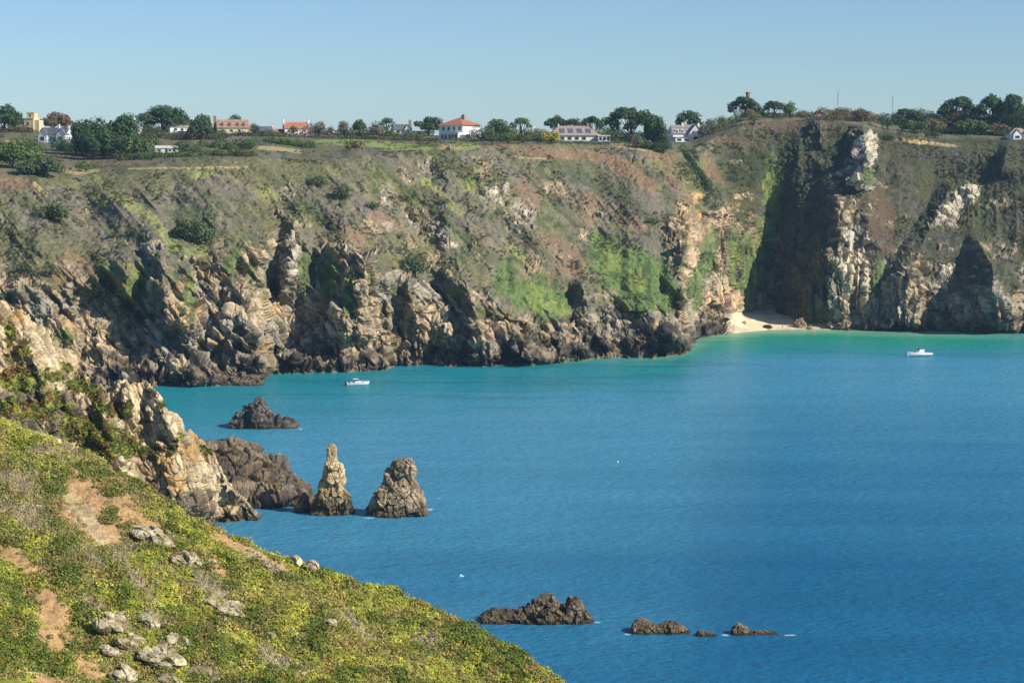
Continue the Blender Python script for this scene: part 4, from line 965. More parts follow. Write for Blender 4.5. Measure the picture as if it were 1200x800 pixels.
hedge([(520, 163), (545, 166), (560, 167)], 4, T_olive, 1005, 'low garden hedge in front of the big red-hipped house')
hedge([(803, 182), (812, 196), (822, 210), (830, 222)], 7, T_dark * .8, 1006, 'dark hedge line running down the slope below the white gabled house')
hedge([(1075, 152), (1105, 156), (1150, 157), (1180, 160)], 5, T_mid, 1007, 'hedge line at the back of the right-hand heath')

def thicket(pts, hpx, col, seed, label, name='thicket', back=0):
    g = np.random.default_rng(seed); P0 = ground(*pts[0]); lob = []
    for (a, b) in zip(pts[:-1], pts[1:]):
        n = max(3, int(math.hypot(b[0] - a[0], b[1] - a[1]) / 4))
        for k in range(n):
            t = (k + g.uniform(-.3, .3)) / n; q = ground(a[0] + (b[0] - a[0]) * t, a[1] + (b[1] - a[1]) * t); s = FOC / q.y
            hh = hpx / s * g.uniform(.35, 1.0) * (.6 + .8 * vnoise(np.array([k * .6]), np.array([seed * 1.3]), seed=seed)[0]); r = max(2.0, hh * g.uniform(.5, .9))
            lob.append((q.x - P0.x, q.y - P0.y + back + g.uniform(-1, 1), q.z - P0.z + hh * .42, r, r, hh * .62))
    V, Cc = crown_cloud(lob, col, seed, .42, 13)
    t_ = vnoise(V[:, 0] / 7 + seed, V[:, 1] / 7, seed=seed + 2)[:, None]; t_ = np.repeat(t_[::4], 4, 0)
    o = np_mesh(name, V, np.arange(len(V)).reshape(-1, 4), M_leaf, np.clip(Cc * (.7 + .7 * t_), .004, .9)); o.location = P0; tag(o, label, 'thicket')
for i, (pts, hp_, cl, lb, *bk_) in enumerate([
    ([(0, 155), (44, 155)], 8, T_brown * .6, 'brown thicket in front of the cream turreted house'), ([(70, 155), (102, 158)], 10, T_brown * .7, 'brownish thicket on the right of the twin-gabled white house'),
    ([(146, 154), (178, 153)], 12, T_dark, 'dark thicket between the tall dark cypress and the umbrella pine'), ([(166, 160), (206, 163)], 9, T_olive * .8, 'olive thicket on the bank above the long white shed'),
    ([(205, 162), (262, 164)], 10, T_brown * .75, 'brown bracken thicket below the grey bungalow'), ([(236, 172), (300, 175)], 8, T_mid * .8, 'green thicket along the top of the left slope'),
    ([(255, 159), (300, 160)], 6, T_mid * .8, 'garden thicket at the foot of the terracotta-roofed house'), ([(300, 160), (345, 160)], 6, T_olive * .6, 'low thicket before the orange-roofed annexe'), ([(358, 158), (402, 159)], 10, T_grey * .7, 'greyish thicket right of the red-roofed cottage'),
    ([(396, 160), (460, 160)], 8, T_mid * .8, 'garden thicket under the row of brown and green trees'), ([(455, 160), (500, 161)], 6, T_olive * .9, 'garden shrubbery before the slate villa'), ([(556, 165), (600, 166)], 16, T_mid * .8, 'tall shrubbery right of the big red-hipped house'),
    ([(596, 165), (650, 166)], 12, T_olive * .75, 'shrubbery hiding the grey-roofed house with the broad chimney'), ([(706, 165), (752, 168)], 11, T_mid * .7, 'shrubs under the largest pine'), ([(745, 172), (784, 175)], 7, T_mid * .7, 'thicket at the head of the small valley left of the white gabled house'),
    ([(826, 158), (868, 141)], 8, T_olive * .8, 'thicket climbing the knoll right of the white gabled house'), ([(866, 138), (900, 137)], 8, T_mid * .8, 'thicket crowning the knoll'), ([(890, 137), (956, 138)], 7, T_olive * .7, 'low thicket between the knoll and the small pink gable'),
    ([(962, 141), (1034, 143)], 12, T_brown * .8, 'brown thicket along the skyline around the first mast'), ([(1036, 146), (1100, 148)], 12, T_mid * .65, 'dark thicket on the skyline right of the second mast'), ([(1090, 147), (1150, 149)], 13, T_brown * .6, 'brown thicket beneath the tall stone pine'),
    ([(1140, 149), (1215, 152)], 17, T_dark, 'dark thicket beneath the dense dark pair of trees'), ([(1098, 156), (1200, 160)], 8, T_mid * .75, 'green thicket bordering the right-hand heath'), ([(66, 176), (140, 187)], 14, T_dark, 'dark shaded thicket below the twin-gabled white house'),
    ([(140, 188), (186, 186)], 9, T_mid * .7, 'thicket left below the long white shed'), ([(0, 170), (50, 178)], 9, T_mid * .8, 'thicket at the left edge below the dry grass strip'), ([(206, 182), (300, 183)], 6, T_olive * .7, 'scrubby row along the cliff path on the left'),
    ([(800, 178), (812, 198), (832, 226)], 8, T_dark * .9, 'dark scrub filling the small valley below the white gabled house')]):
    thicket(pts, hp_ * 1.35, cl, 1400 + i * 3, lb)

for i, (pts, hp_, cl, lb) in enumerate([
    ([(70, 152), (160, 153)], 11, T_dark, 'dark skyline belt of trees behind the two tall cypresses'), ([(160, 154), (245, 155)], 8, T_mid * .8, 'low skyline belt behind the grey bungalow'), ([(246, 156), (335, 157)], 6, T_dark, 'skyline shrubs behind the terracotta-roofed house'),
    ([(362, 157), (470, 158)], 8, T_grey * .7, 'grey-brown skyline belt behind the row of small trees'), ([(560, 161), (660, 162)], 10, T_mid * .8, 'skyline belt behind the shrubbery and the white chimney stack'), ([(690, 162), (792, 164)], 11, T_dark, 'dark skyline belt behind the largest pine'),
    ([(1075, 141), (1215, 138)], 10, T_dark, 'dark skyline belt behind the tall stone pine and the dense pair')]):
    thicket(pts, hp_, cl, 1500 + i * 5, lb, 'thicket', 26)

# ================================================================== HOUSES
white = paint('white_render', (.80, .79, .76), .8, .2, .05); cream = paint('cream_render', (.66, .55, .33), .85, .2, .1); stone = paint('brown_stone', (.28, .23, .17), .9, .2, .2, 2); shadewhite = paint('shaded_white_render', (.7, .72, .72), .8, .2, .05)  # the pale bluish one is white render with shade mixed into its colour
glass = paint('window_glass', (.03, .04, .05), .12, .5, .1); darkw = paint('dark_timber', (.10, .07, .05), .8, .2, .2); trim = paint('white_trim', (.82, .82, .8), .6, .3, .03); panel = paint('solar_glass', (.10, .12, .17), .15, .6, .1)
slate = roof_mat('slate_roof', (.13, .14, .16)); grey_r = roof_mat('grey_tile_roof', (.30, .27, .25)); terra = roof_mat('terracotta_roof', (.42, .25, .17)); orange = roof_mat('orange_tile_roof', (.47, .19, .10)); pinkr = roof_mat('pink_tile_roof', (.44, .31, .26)); pot = paint('clay', (.38, .17, .1), .9, .2, .1)


def gable_roof(mb, x0, x1, y0, y1, z, h, along='x', ov=.35, t=.22):
    x0 -= ov; x1 += ov; y0 -= ov; y1 += ov; z -= ov * .35
    if along == 'x':
        m_ = (y0 + y1) / 2; a = [(x0, y0, z), (x0, m_, z + h), (x0, y1, z)]; b = [(x1, y0, z), (x1, m_, z + h), (x1, y1, z)]
    else:
        m_ = (x0 + x1) / 2; a = [(x0, y0, z), (m_, y0, z + h), (x1, y0, z)]; b = [(x0, y1, z), (m_, y1, z + h), (x1, y1, z)]
    up = lambda L: [(p[0], p[1], p[2] + t) for p in L]
    A, B = up(a), up(b); v = a + b + A + B
    mb.add(v, [(6, 7, 10, 9), (7, 8, 11, 10), (0, 3, 4, 1), (1, 4, 5, 2), (0, 1, 7, 6), (1, 2, 8, 7), (3, 9, 10, 4), (4, 10, 11, 5), (0, 6, 9, 3), (2, 5, 11, 8)])


def hip_roof(mb, x0, x1, y0, y1, z, h, ov=.5):
    x0 -= ov; x1 += ov; y0 -= ov; y1 += ov; k = min(x1 - x0, y1 - y0) / 2; m_ = (y0 + y1) / 2
    mb.add([(x0, y0, z), (x1, y0, z), (x1, y1, z), (x0, y1, z), (x0 + k, m_, z + h), (x1 - k, m_, z + h)], [(0, 1, 5, 4), (1, 2, 5), (2, 3, 4, 5), (3, 0, 4), (0, 3, 2, 1)])


def gwall(mb, x0, x1, y0, y1, z0, z1, h, along):
    """walls with triangular gable ends"""
    if along == 'x':
        m_ = (y0 + y1) / 2
        mb.add([(x0, y0, z0), (x1, y0, z0), (x1, y1, z0), (x0, y1, z0), (x0, y0, z1), (x1, y0, z1), (x1, y1, z1), (x0, y1, z1), (x0, m_, z1 + h), (x1, m_, z1 + h)],
               [(0, 1, 5, 4), (2, 3, 7, 6), (1, 2, 6, 9, 5), (3, 0, 4, 8, 7)])
    else:
        m_ = (x0 + x1) / 2
        mb.add([(x0, y0, z0), (x1, y0, z0), (x1, y1, z0), (x0, y1, z0), (x0, y0, z1), (x1, y0, z1), (x1, y1, z1), (x0, y1, z1), (m_, y0, z1 + h), (m_, y1, z1 + h)],
               [(0, 1, 5, 8, 4), (2, 3, 7, 9, 6), (1, 2, 6, 5), (3, 0, 4, 7)])


def window(root, x, y, z, w, h, face='f'):
    fr = MB(); gl = MB(); e = .09
    if face == 'f':
        fr.box(x - w / 2 - e, x + w / 2 + e, y - .07, y + .05, z - e, z + h + e); gl.box(x - w / 2, x + w / 2, y - .10, y - .02, z, z + h)
    elif face == 'l':
        fr.box(y - .07, y + .05, x - w / 2 - e, x + w / 2 + e, z - e, z + h + e); gl.box(y - .10, y - .02, x - w / 2, x + w / 2, z, z + h)
    else:
        fr.box(y - .05, y + .07, x - w / 2 - e, x + w / 2 + e, z - e, z + h + e); gl.box(y + .02, y + .10, x - w / 2, x + w / 2, z, z + h)
    f = fr.build('window', trim, root); gl.build('pane', glass, f); return f


def chimney(root, x, y, z0, z1, w=.9, d=.7, mat=None, pots=2):
    c = MB().box(x - w / 2, x + w / 2, y - d / 2, y + d / 2, z0, z1).box(x - w / 2 - .08, x + w / 2 + .08, y - d / 2 - .08, y + d / 2 + .08, z1 - .25, z1).build('chimney', mat or white, root)
    p = MB()
    for k in range(pots): p.tube([(x + (k - (pots - 1) / 2) * .4, y, z1), (x + (k - (pots - 1) / 2) * .4, y, z1 + .55)], .13, 8)
    p.build('chimney_pot', pot, c)


def site(px, py, rz, label, name='house', cat='house'):
    g = ground(px, py); return empty(name, g, R_(rz), label, cat), FOC / g.y


# cream turreted house
r, s = site(27, 150, -12, 'cream stucco house with a square crenellated turret at the far left')
MB().box(-4, 5.6, 0, 7, -1, 5.6).box(-4.2, 5.8, -.2, 7.2, 5.6, 6.1).build('wall', cream, r)
t = MB(); t.box(1.2, 5.2, 2, 6, 6.1, 8.6)
for k in range(4): t.box(1.0 + k * 1.15, 1.65 + k * 1.15, 1.8, 2.3, 8.6, 9.2); t.box(1.0 + k * 1.15, 1.65 + k * 1.15, 5.7, 6.2, 8.6, 9.2)
tw = t.build('turret', cream, r); window(tw, 3.2, 2, 6.7, .8, 1.2)
MB().box(5.6, 8.2, 1, 6, -1, 5.0).build('wing', cream, r)
w_ = MB().box(-9, -4, 1, 6, -1, 4.4).build('wing', shadewhite, r); window(w_, -6.3, 1, 1.6, 2.0, 1.9)
chimney(r, -4.6, 3.5, 4.4, 7.6, 1.2, 1.2, cream)
for x in (-2.4, .2, 2.8): window(r, x, 0, 2.6, .9, 1.5)
for x in (-2.4, 2.8): window(r, x, 0, .1, .9, 1.6)
rf = MB(); gable_roof(rf, -9, -4, 1, 6, 4.4, 1.6, 'x'); rf.build('roof', slate, r)

# twin-gabled white house
r, s = site(62, 167, -14, 'white house with two front gables, slate roof and central chimney')
MB().box(-6.8, 6.8, 0, 7, -1.5, 3.6).box(-6.8, -2.4, -1.0, .1, -1.5, 3.6).box(2.4, 6.8, -1.0, .1, -1.5, 3.6).build('wall', shadewhite, r)
gm = MB(); gwall(gm, -6.8, -2.4, -1.03, 2.4, 3.58, 3.6, 2.6, 'y'); gwall(gm, 2.4, 6.8, -1.03, 2.4, 3.58, 3.6, 2.6, 'y'); gwall(gm, -6.78, 6.78, .02, 6.98, 3.58, 3.6, 3.2, 'x'); gm.build('gable', shadewhite, r)
rf = MB(); gable_roof(rf, -6.8, 6.8, 0, 7, 3.6, 3.2, 'x'); gable_roof(rf, -6.8, -2.4, -1.0, 3.2, 3.6, 2.6, 'y', .3); gable_roof(rf, 2.4, 6.8, -1.0, 3.2, 3.6, 2.6, 'y', .3); rf.build('roof', slate, r)
for x in (-4.6, 4.6): window(r, x, -1.0, 1.0, 1.9, 1.7)
window(r, -.9, 0, .9, .9, 1.8); MB().box(.3, 1.4, -.12, .02, -.2, 2.2).build('door', darkw, r)
window(r, 3.5, 6.8, 1.2, 1.0, 1.4, 'r'); chimney(r, 1.6, 3.4, 5.4, 8.4, 1.0, .8); chimney(r, 6.6, 3.5, 5.8, 7.6, .7, 1.4)
gw = MB().box(-8.0, 8.4, -3.2, -2.9, -1.6, .1).build('garden_wall', white, r)

# house peeping out between trees
r, s = site(158, 158, 25, 'white gable with grey roof half hidden between the dark cypress and umbrella pine')
g = MB(); gwall(g, -4.4, 4.4, 0, 9, -1, 3.6, 3.8, 'y'); g.build('wall', white, r)
rf = MB(); gable_roof(rf, -4.4, 4.4, 0, 9, 3.6, 3.8, 'y'); rf.build('roof', grey_r, r); window(r, 0, 0, 3.4, 1.2, 1.4); chimney(r, 1.5, 5, 6, 8.2)

# grey bungalow
r, s = site(211, 155, 32, 'grey-roofed white bungalow with shaded blue-white gable end, under the umbrella pine')
g = MB(); gwall(g, -5.5, 8, 0, 9.5, -1, 2.6, 4.0, 'x'); g.build('wall', shadewhite, r)
rf = MB(); gable_roof(rf, -5.5, 8, 0, 9.5, 2.6, 4.0, 'x', .4); rf.build('roof', grey_r, r)
for x in (-2.5, 1, 4.6): window(r, x, 0, .7, 1.6, 1.3)
dm = MB().box(.6, 2.2, 1.3, 3.0, 3.4, 4.9).build('dormer', darkw, r); window(dm, 1.4, 1.3, 3.8, 1.1, .9)
MB().box(7.9, 8.5, 2.2, 4.0, 2.5, 7.0).build('chimney', white, r); chimney(r, 8.25, 6.5, 3.5, 7.4, .8, 1.2)

# terracotta-roofed long house
r, s = site(271, 155, 12, 'long house with a terracotta roof and four dark dormers')
MB().box(-7, 8.5, 0, 7.5, -1, 2.3).build('wall', cream, r)
g = MB(); gwall(g, -6.98, 8.48, .02, 7.48, 2.28, 2.3, 4.2, 'x'); g.build('gable', cream, r)
rf = MB(); gable_roof(rf, -7, 8.5, 0, 7.5, 2.3, 4.2, 'x'); gable_roof(rf, 8.6, 13, .8, 6.8, 1.4, 2.6, 'x', .2); rf.build('roof', terra, r)
MB().box(8.6, 13, .8, 6.8, -1, 1.4).build('wing', cream, r)
for x in (-4.6, -.9, 3.2, 6.2):
    dm = MB(); dm.box(x - .75, x + .75, .5, 2.4, 2.9, 4.2); gable_roof(dm, x - .75, x + .75, .5, 2.6, 4.2, .8, 'y', .1, .1); d = dm.build('dormer', darkw, r); window(d, x, .5, 3.1, 1.0, .95)
for x in (-4, 0, 4): window(r, x, 0, .4, 1.4, 1.2)
chimney(r, -8, 3.6, -1, 8.2, 1.4, 1.2, pot)

# grey low house and orange-roofed annexe
r, s = site(309, 159, 10, 'low house with grey slate roof left of the bright orange roof')
g = MB(); gwall(g, -5, 4.4, 0, 6, -1, 1.8, 2.8, 'x'); g.build('wall', white, r); rf = MB(); gable_roof(rf, -5, 4.4, 0, 6, 1.8, 2.8, 'x'); rf.build('roof', slate, r); window(r, -1, 0, .4, 1.2, 1.0); chimney(r, 4.6, 3, 2.0, 5.4, .8, .9)
r, s = site(326, 159, 8, 'small annexe with a bright orange roof beside the red-roofed cottage', 'annexe', 'outbuilding')
g = MB(); gwall(g, -2.8, 2.6, 0, 4.5, -1, 1.3, 2.0, 'x'); g.build('wall', white, r); rf = MB(); gable_roof(rf, -2.8, 2.6, 0, 4.5, 1.3, 2.0, 'x'); rf.build('roof', orange, r); window(r, 0, 0, .2, 1.0, .8)

# white cottage with two chimneys
r, s = site(348, 159, 14, 'white cottage with red tiled roof and a white chimney at each end')
g = MB(); gwall(g, -6.2, 6.2, 0, 6.5, -1, 3.4, 3.3, 'x'); g.build('wall', white, r); rf = MB(); gable_roof(rf, -6.0, 6.0, 0, 6.5, 3.45, 3.3, 'x', .25); rf.build('roof', orange, r)
chimney(r, -6.3, 3.25, 3.2, 8.6, .9, 1.5, white, 1); chimney(r, 6.3, 3.25, 3.2, 8.6, .9, 1.5, white, 1)
for x in (-4, 0, 4): window(r, x, 0, 2.0, .9, 1.0); window(r, x, 0, .1, .9, 1.2)

r, s = site(390, 158, 20, 'tiny white gable among the bare trees left of the brown autumn tree', 'annexe', 'outbuilding')
g = MB(); gwall(g, -2.0, 2.0, 0, 4, -1, 1.5, 1.8, 'y'); g.build('wall', white, r); rf = MB(); gable_roof(rf, -2, 2, 0, 4, 1.5, 1.8, 'y', .2, .12); rf.build('roof', grey_r, r); window(r, 0, 0, .3, .9, .9)

# slate villa
r, s = site(472, 157, 14, 'villa with dark slate roof, small white gable and brick chimney left of the evergreen dome')
g = MB(); gwall(g, -4.5, 4.5, 0, 6, -1, 2.2, 2.8, 'x'); gwall(g, .6, 4.2, -.8, 3, -1, 2.2, 2.4, 'y'); g.build('wall', white, r)
rf = MB(); gable_roof(rf, -4.5, 4.5, 0, 6, 2.2, 2.8, 'x'); gable_roof(rf, .6, 4.2, -.8, 3, 2.2, 2.4, 'y', .25); rf.build('roof', slate, r); window(r, 2.4, -.8, .6, 1.2, 1.2); window(r, -2.2, 0, .6, 1.4, 1.2); chimney(r, 4.4, 3.2, 2.5, 7.0, 1.3, 1.2, stone)
r, s = site(497, 159, 14, 'long low flat-roofed white garage left of the big red-hipped house', 'garage', 'garage')
MB().box(-5, 5.5, 0, 5, -1, 2.1).build('wall', white, r); MB().box(-5.3, 5.8, -.3, 5.3, 2.1, 2.4).build('roof', grey_r, r); MB().box(-3.5, -1, -.12, .02, -.4, 1.7).build('door', darkw, r); window(r, 2.4, 0, .5, 1.4, .9)

# the big red-hipped house
r, s = site(525, 163, -33, 'largest white house with an orange-red hipped roof and two storeys'); r.scale = (1.2, 1.2, 1.12)
MB().box(-1, 10.5, -4.8, 8.0, -2, 5.7).build('wall', white, r)
rf = MB(); hip_roof(rf, -1, 10.5, -4.8, 8.0, 5.7, 3.4, .7); R0 = rf.build('roof', orange, r)
chimney(r, 6.2, 2.0, 7.6, 10.1, 1.3, 1.1, stone)
for y in (-2.8, 0, 2.8, 5.8): window(r, y, -1, 3.5, .9, 1.5, 'l'); window(r, y, -1, .1, 1.0, 1.7, 'l')
for x in (1.2, 3.8, 6.4, 9.0): window(r, x, -4.8, 3.5, 1.0, 1.5)
for x in (.6, 2.2, 3.8): window(r, x, -4.8, .1, 1.0, 1.8)
lo = MB().box(5.2, 10.2, -7.6, -4.7, -2, 2.3).box(5.0, 10.4, -7.8, -4.7, 2.3, 2.6).build('loggia', white, r)
for x in (6.2, 7.7, 9.2): window(lo, x, -7.6, 0, 1.1, 1.8)
MB().box(10.4, 15, -6.5, -1, -2, 1.6).build('terrace_wall', white, r)

# chimney stack house
r, s = site(627, 164, 10, 'grey-roofed house hidden behind shrubs, with a tall broad white chimney stack')
g = MB(); gwall(g, -4, 6, 1, 8, -1, 2.2, 3.0, 'x'); g.build('wall', white, r); rf = MB(); gable_roof(rf, -4, 6, 1, 8, 2.2, 3.0, 'x'); rf.build('roof', grey_r, r); chimney(r, -1.0, .2, -1, 6.8, 1.6, 1.2, white, 1); window(r, 3, 1, .4, 1.3, 1.2)

# bungalow with roof panels
r, s = site(676, 165, 6, 'wide bungalow with pinkish tiled roof carrying dark glass panels and a white sunroom'); r.scale = (1.15, 1.15, 1.12)
MB().box(-11.5, 9.5, 0, 9, -1.5, 2.2).build('wall', white, r)
rf = MB(); hip_roof(rf, -11.5, 9.5, 0, 9, 2.2, 4.2, .5); R0 = rf.build('roof', pinkr, r)
for k, x in enumerate((-7.2, -3.6, 0.2, 3.8)):
    q = MB(); z0, z1, y0, y1 = 2.75, 5.1, .35, 2.85; off = .12
    q.add([(x, y0, z0 + off), (x + 2.3, y0, z0 + off), (x + 2.3, y1, z1 + off), (x, y1, z1 + off), (x, y0, z0 - .05), (x + 2.3, y0, z0 - .05), (x + 2.3, y1, z1 - .05), (x, y1, z1 - .05)], [(0, 1, 2, 3), (4, 7, 6, 5), (0, 4, 5, 1), (1, 5, 6, 2), (2, 6, 7, 3), (3, 7, 4, 0)])
    q.build('solar_panel', panel, R0)
chimney(r, 5.2, 4.5, 5.2, 7.4, 1.0, .9, stone)
for x in (-9, -6, -3, 0, 3): window(r, x, 0, .4, 1.6, 1.2)
sr = MB().box(8.6, 13.6, -2.6, 4, -1.5, 2.0).box(8.3, 13.9, -2.9, 4.3, 2.0, 2.35).build('sunroom', white, r)
for x in (9.6, 11.2, 12.8): window(sr, x, -2.6, .2, 1.0, 1.4)

# white gabled house
r, s = site(809, 165, 12, 'white house with a steep front gable, two small windows and long grey roof with dormers')
g = MB(); gwall(g, -8.5, 8.5, 1.2, 9, -1.5, 3.4, 4.4, 'x'); gwall(g, -1.0, 6.4, -.6, 5, -1.5, 3.2, 4.8, 'y'); g.build('wall', white, r)
rf = MB(); gable_roof(rf, -8.5, 8.5, 1.2, 9, 3.4, 4.4, 'x'); gable_roof(rf, -1.0, 6.4, -.55, 5, 3.2, 4.8, 'y', .35); rf.build('roof', slate if False else grey_r, r)
for x in (1.4, 4.0): window(r, x, -.6, 3.7, .9, 1.0)
for x in (-6.4, -3.6): dm = MB().box(x - .8, x + .8, 1.6, 3.6, 4.0, 5.6).build('dormer', white, r); window(dm, x, 1.6, 4.3, 1.0, 1.0)
ex = MB().box(-8.5, -.8, -3.2, .9, -1.8, 1.5).build('extension', white, r); rr2 = MB().box(-8.8, -.5, -3.5, 1.1, 1.5, 1.8).build('roof', grey_r, r)
for x in (-6.6, -2.8): window(ex, x, -3.2, -.1, 2.2, 1.1)
chimney(r, 5.8, 5.2, 5.5, 8.8, 1.0, .9); chimney(r, -2.6, 5.1, 6.5, 8.9, .9, .9)
for x in (2.7,): window(r, x, -.6, .6, 2.4, 1.4)

# pale gable, right edge house, shed, tower, masts
r, s = site(961, 140, 10, 'small house with a pinkish gable and brown roof left of the first thin mast')
g = MB(); gwall(g, -3, 3.2, 0, 6, -1, 1.6, 2.6, 'y'); g.build('wall', paint('pink_render', (.72, .55, .44), .85, .2, .06), r); rf = MB(); gable_roof(rf, -3, 3.2, .05, 6, 1.6, 2.6, 'y', .25); rf.build('roof', terra, r); window(r, 0, 0, .4, 1.0, 1.0)
r, s = site(1193, 163, 5, 'house with pink tiled roof and white timbered gables at the right edge of the photo')
MB().box(-4, 6, 0, 7, -1.5, 2.4).build('wall', white, r); g = MB(); gwall(g, -2.6, 1.4, -1.2, 3, -1.5, 2.2, 2.4, 'y'); gwall(g, 2.6, 5.8, -1.2, 3, -1.5, 2.2, 2.2, 'y'); g.build('gable', white, r)
rf = MB(); hip_roof(rf, -4, 6, 0, 7, 2.4, 3.0, .4); gable_roof(rf, -2.6, 1.4, -1.2, 3, 2.2, 2.4, 'y', .3); gable_roof(rf, 2.6, 5.8, -1.2, 3, 2.2, 2.2, 'y', .3); rf.build('roof', pinkr, r); window(r, -.6, -1.2, .3, 2.2, 1.3); window(r, 4.2, -1.2, .3, 1.6, 1.3)
r, s = site(195, 179, 4, 'long low white shed with pale roof among the hedges', 'shed', 'shed')
g = MB(); gwall(g, -4.6, 4.6, 0, 4, -1, 1.9, 1.0, 'x'); g.build('wall', white, r); rf = MB(); gable_roof(rf, -4.6, -.3, 0, 4, 1.9, 1.0, 'x', .25, .15); gable_roof(rf, .3, 4.6, 0, 4, 1.9, 1.0, 'x', .25, .15); rf.build('roof', paint('sheet_roof', (.62, .56, .5), .6, .3, .08), r)
for x in (-3, 1.5, 3.2): window(r, x, 0, .6, 1.1, .8)
MB().box(-.5, .5, -.1, .02, -.3, 1.6).build('door', darkw, r)
g = ground(877, 134); zt = CAMH + ray(600, 108)[1] * g.y - g.z
r = empty('round_tower', g, 0, 'stub of an old round brick tower rising above the pine on the knoll', 'tower')
MB().tube([(0, 1.5, -1), (0, 1.5, zt - .8)], [1.25, 1.15], 16).build('shaft', stone, r); MB().tube([(0, 1.5, zt - .8), (0, 1.5, zt)], [1.42, 1.42], 16).build('parapet', stone, r)
steel = paint('galvanised_steel', (.42, .42, .42), .5, .5, .1, 3, .6)
for px, tp, bs, lb, big in ((982, 106, 138, 'thin mast with aerial bracket, the left one of two tall masts on the skyline', 1), (1046, 112, 141, 'thin mast with side box, the right one of two tall masts on the skyline', 1), (1041, 133, 142, 'short thin post next to the right-hand tall mast', 0), (1187, 134, 150, 'thin wooden pole in front of the dense pair of trees at the right edge', 0)):
    g = ground(px, bs); h = CAMH + ray(600, tp)[1] * g.y - g.z
    r = empty('mast' if big else 'pole', g, 0, lb, 'mast' if big else 'pole')
    MB().tube([(0, 0, -.5), (0, 0, h)], [.17, .11] if big else [.12, .09], 8).build('shaft', steel if big else darkw, r)
    if big:
        MB().box(-.34, .06, -.12, .12, h * .52, h * .70).box(.08, .3, -.1, .1, h * .74, h * .94).build('aerial', steel, r); MB().tube([(-.5, 0, h * .6), (.5, 0, h * .6)], .05, 6).build('crossarm', steel, r)
    else:
        MB().tube([(-.5, 0, h * .9), (.5, 0, h * .9)], .05, 6).build('crossarm', darkw, r)

# cars glimpsed on the lane behind the meadow
for k, (px, py, cl, lb) in enumerate([(405, 161, (.75, .76, .78), 'silver parked car by the hedge below the brown autumn tree'), (437, 161, (.8, .8, .78), 'white parked car under the pale brown tree')]):
    g = ground(px, py); r = empty('parked_car', g, R_(8), lb, 'car')
    pm = paint('car_paint_' + ('silver', 'white')[k], cl, .3, .5, .02)
    b_ = MB(); b_.add([(-2.1, -.85, .35), (2.1, -.85, .35), (2.1, .85, .35), (-2.1, .85, .35), (-2.15, -.85, .85), (2.1, -.85, .8), (2.1, .85, .8), (-2.15, .85, .85)], [(0, 3, 2, 1), (4, 5, 6, 7), (0, 1, 5, 4), (1, 2, 6, 5), (2, 3, 7, 6), (3, 0, 4, 7)]); b_.build('body', pm, r)
    c_ = MB(); c_.add([(-1.7, -.8, .83), (1.0, -.8, .82), (1.0, .8, .82), (-1.7, .8, .83), (-1.3, -.65, 1.42), (.3, -.65, 1.42), (.3, .65, 1.42), (-1.3, .65, 1.42)], [(4, 5, 6, 7), (0, 1, 5, 4), (1, 2, 6, 5), (2, 3, 7, 6), (3, 0, 4, 7)]); c_.build('cabin', glass, r)
    for x in (-1.3, 1.3):
        for y in (-.82, .82): MB().tube([(x, y - .1, .33), (x, y + .1, .33)], .33, 12).build('wheel', paint('tyre', (.03, .03, .03), .9, .1), r)

# ================================================================== BOATS
gel = paint('white_gelcoat', (.82, .83, .83), .25, .5, .02); dkg = paint('tinted_glass', (.03, .035, .04), .08, .5, .05); navy = paint('dark_plastic', (.03, .03, .035), .4, .4, .1); deckm = paint('cream_deck', (.6, .56, .48), .7, .3, .06); chrome = paint('steel_rail', (.7, .7, .7), .25, .5, .02, 1, .9)


def hull(L, Bm, fb_bow, fb_st):
    """lofted planing hull, bow at +x"""
    n = 15; m_ = 7; v = []
    for i in range(n):
        t = i / (n - 1); x = -L / 2 + L * t
        w = Bm / 2 * (1 - max(0, (t - .45) / .55) ** 2.3) * (.93 + .07 * min(1, t * 3)); top = fb_st + (fb_bow - fb_st) * t ** 1.6; keel = -.35 + .55 * max(0, (t - .6) / .4) ** 2
        xr = x + .35 * (max(0, t - .7) / .3) ** 2
        for k in range(m_):
            q = k / (m_ - 1)                           # 0 keel -> 1 gunwale
            v.append((x + (xr - x) * q, w * (min(1, q * 1.9) ** .8) * (.86 + .14 * q), keel + (top - keel) * q ** 1.15))
    V = v + [(p[0], -p[1], p[2]) for p in v]; o = len(v); f = []
    for i in range(n - 1):
        for k in range(m_ - 1):
            a = i * m_ + k
            f.append((a, a + m_, a + m_ + 1, a + 1)); f.append((o + a, o + a + 1, o + a + m_ + 1, o + a + m_))
    f.append(tuple(range(m_)) + tuple(o + k for k in range(m_ - 1, -1, -1)))
    gun = [i * m_ + m_ - 1 for i in range(n)]
    dk_ = [(V[g_][0], V[g_][1] * .9, V[g_][2] - .06) for g_ in gun]; base = len(V)
    V = V + dk_ + [(p[0], -p[1], p[2]) for p in dk_]
    for i in range(n - 1): f.append((base + i, base + i + 1, base + n + i + 1, base + n + i)); f.append((gun[i], gun[i + 1], base + i + 1, base + i)); f.append((o + gun[i], base + n + i, base + n + i + 1, o + gun[i + 1]))
    return MB().add(V, f)


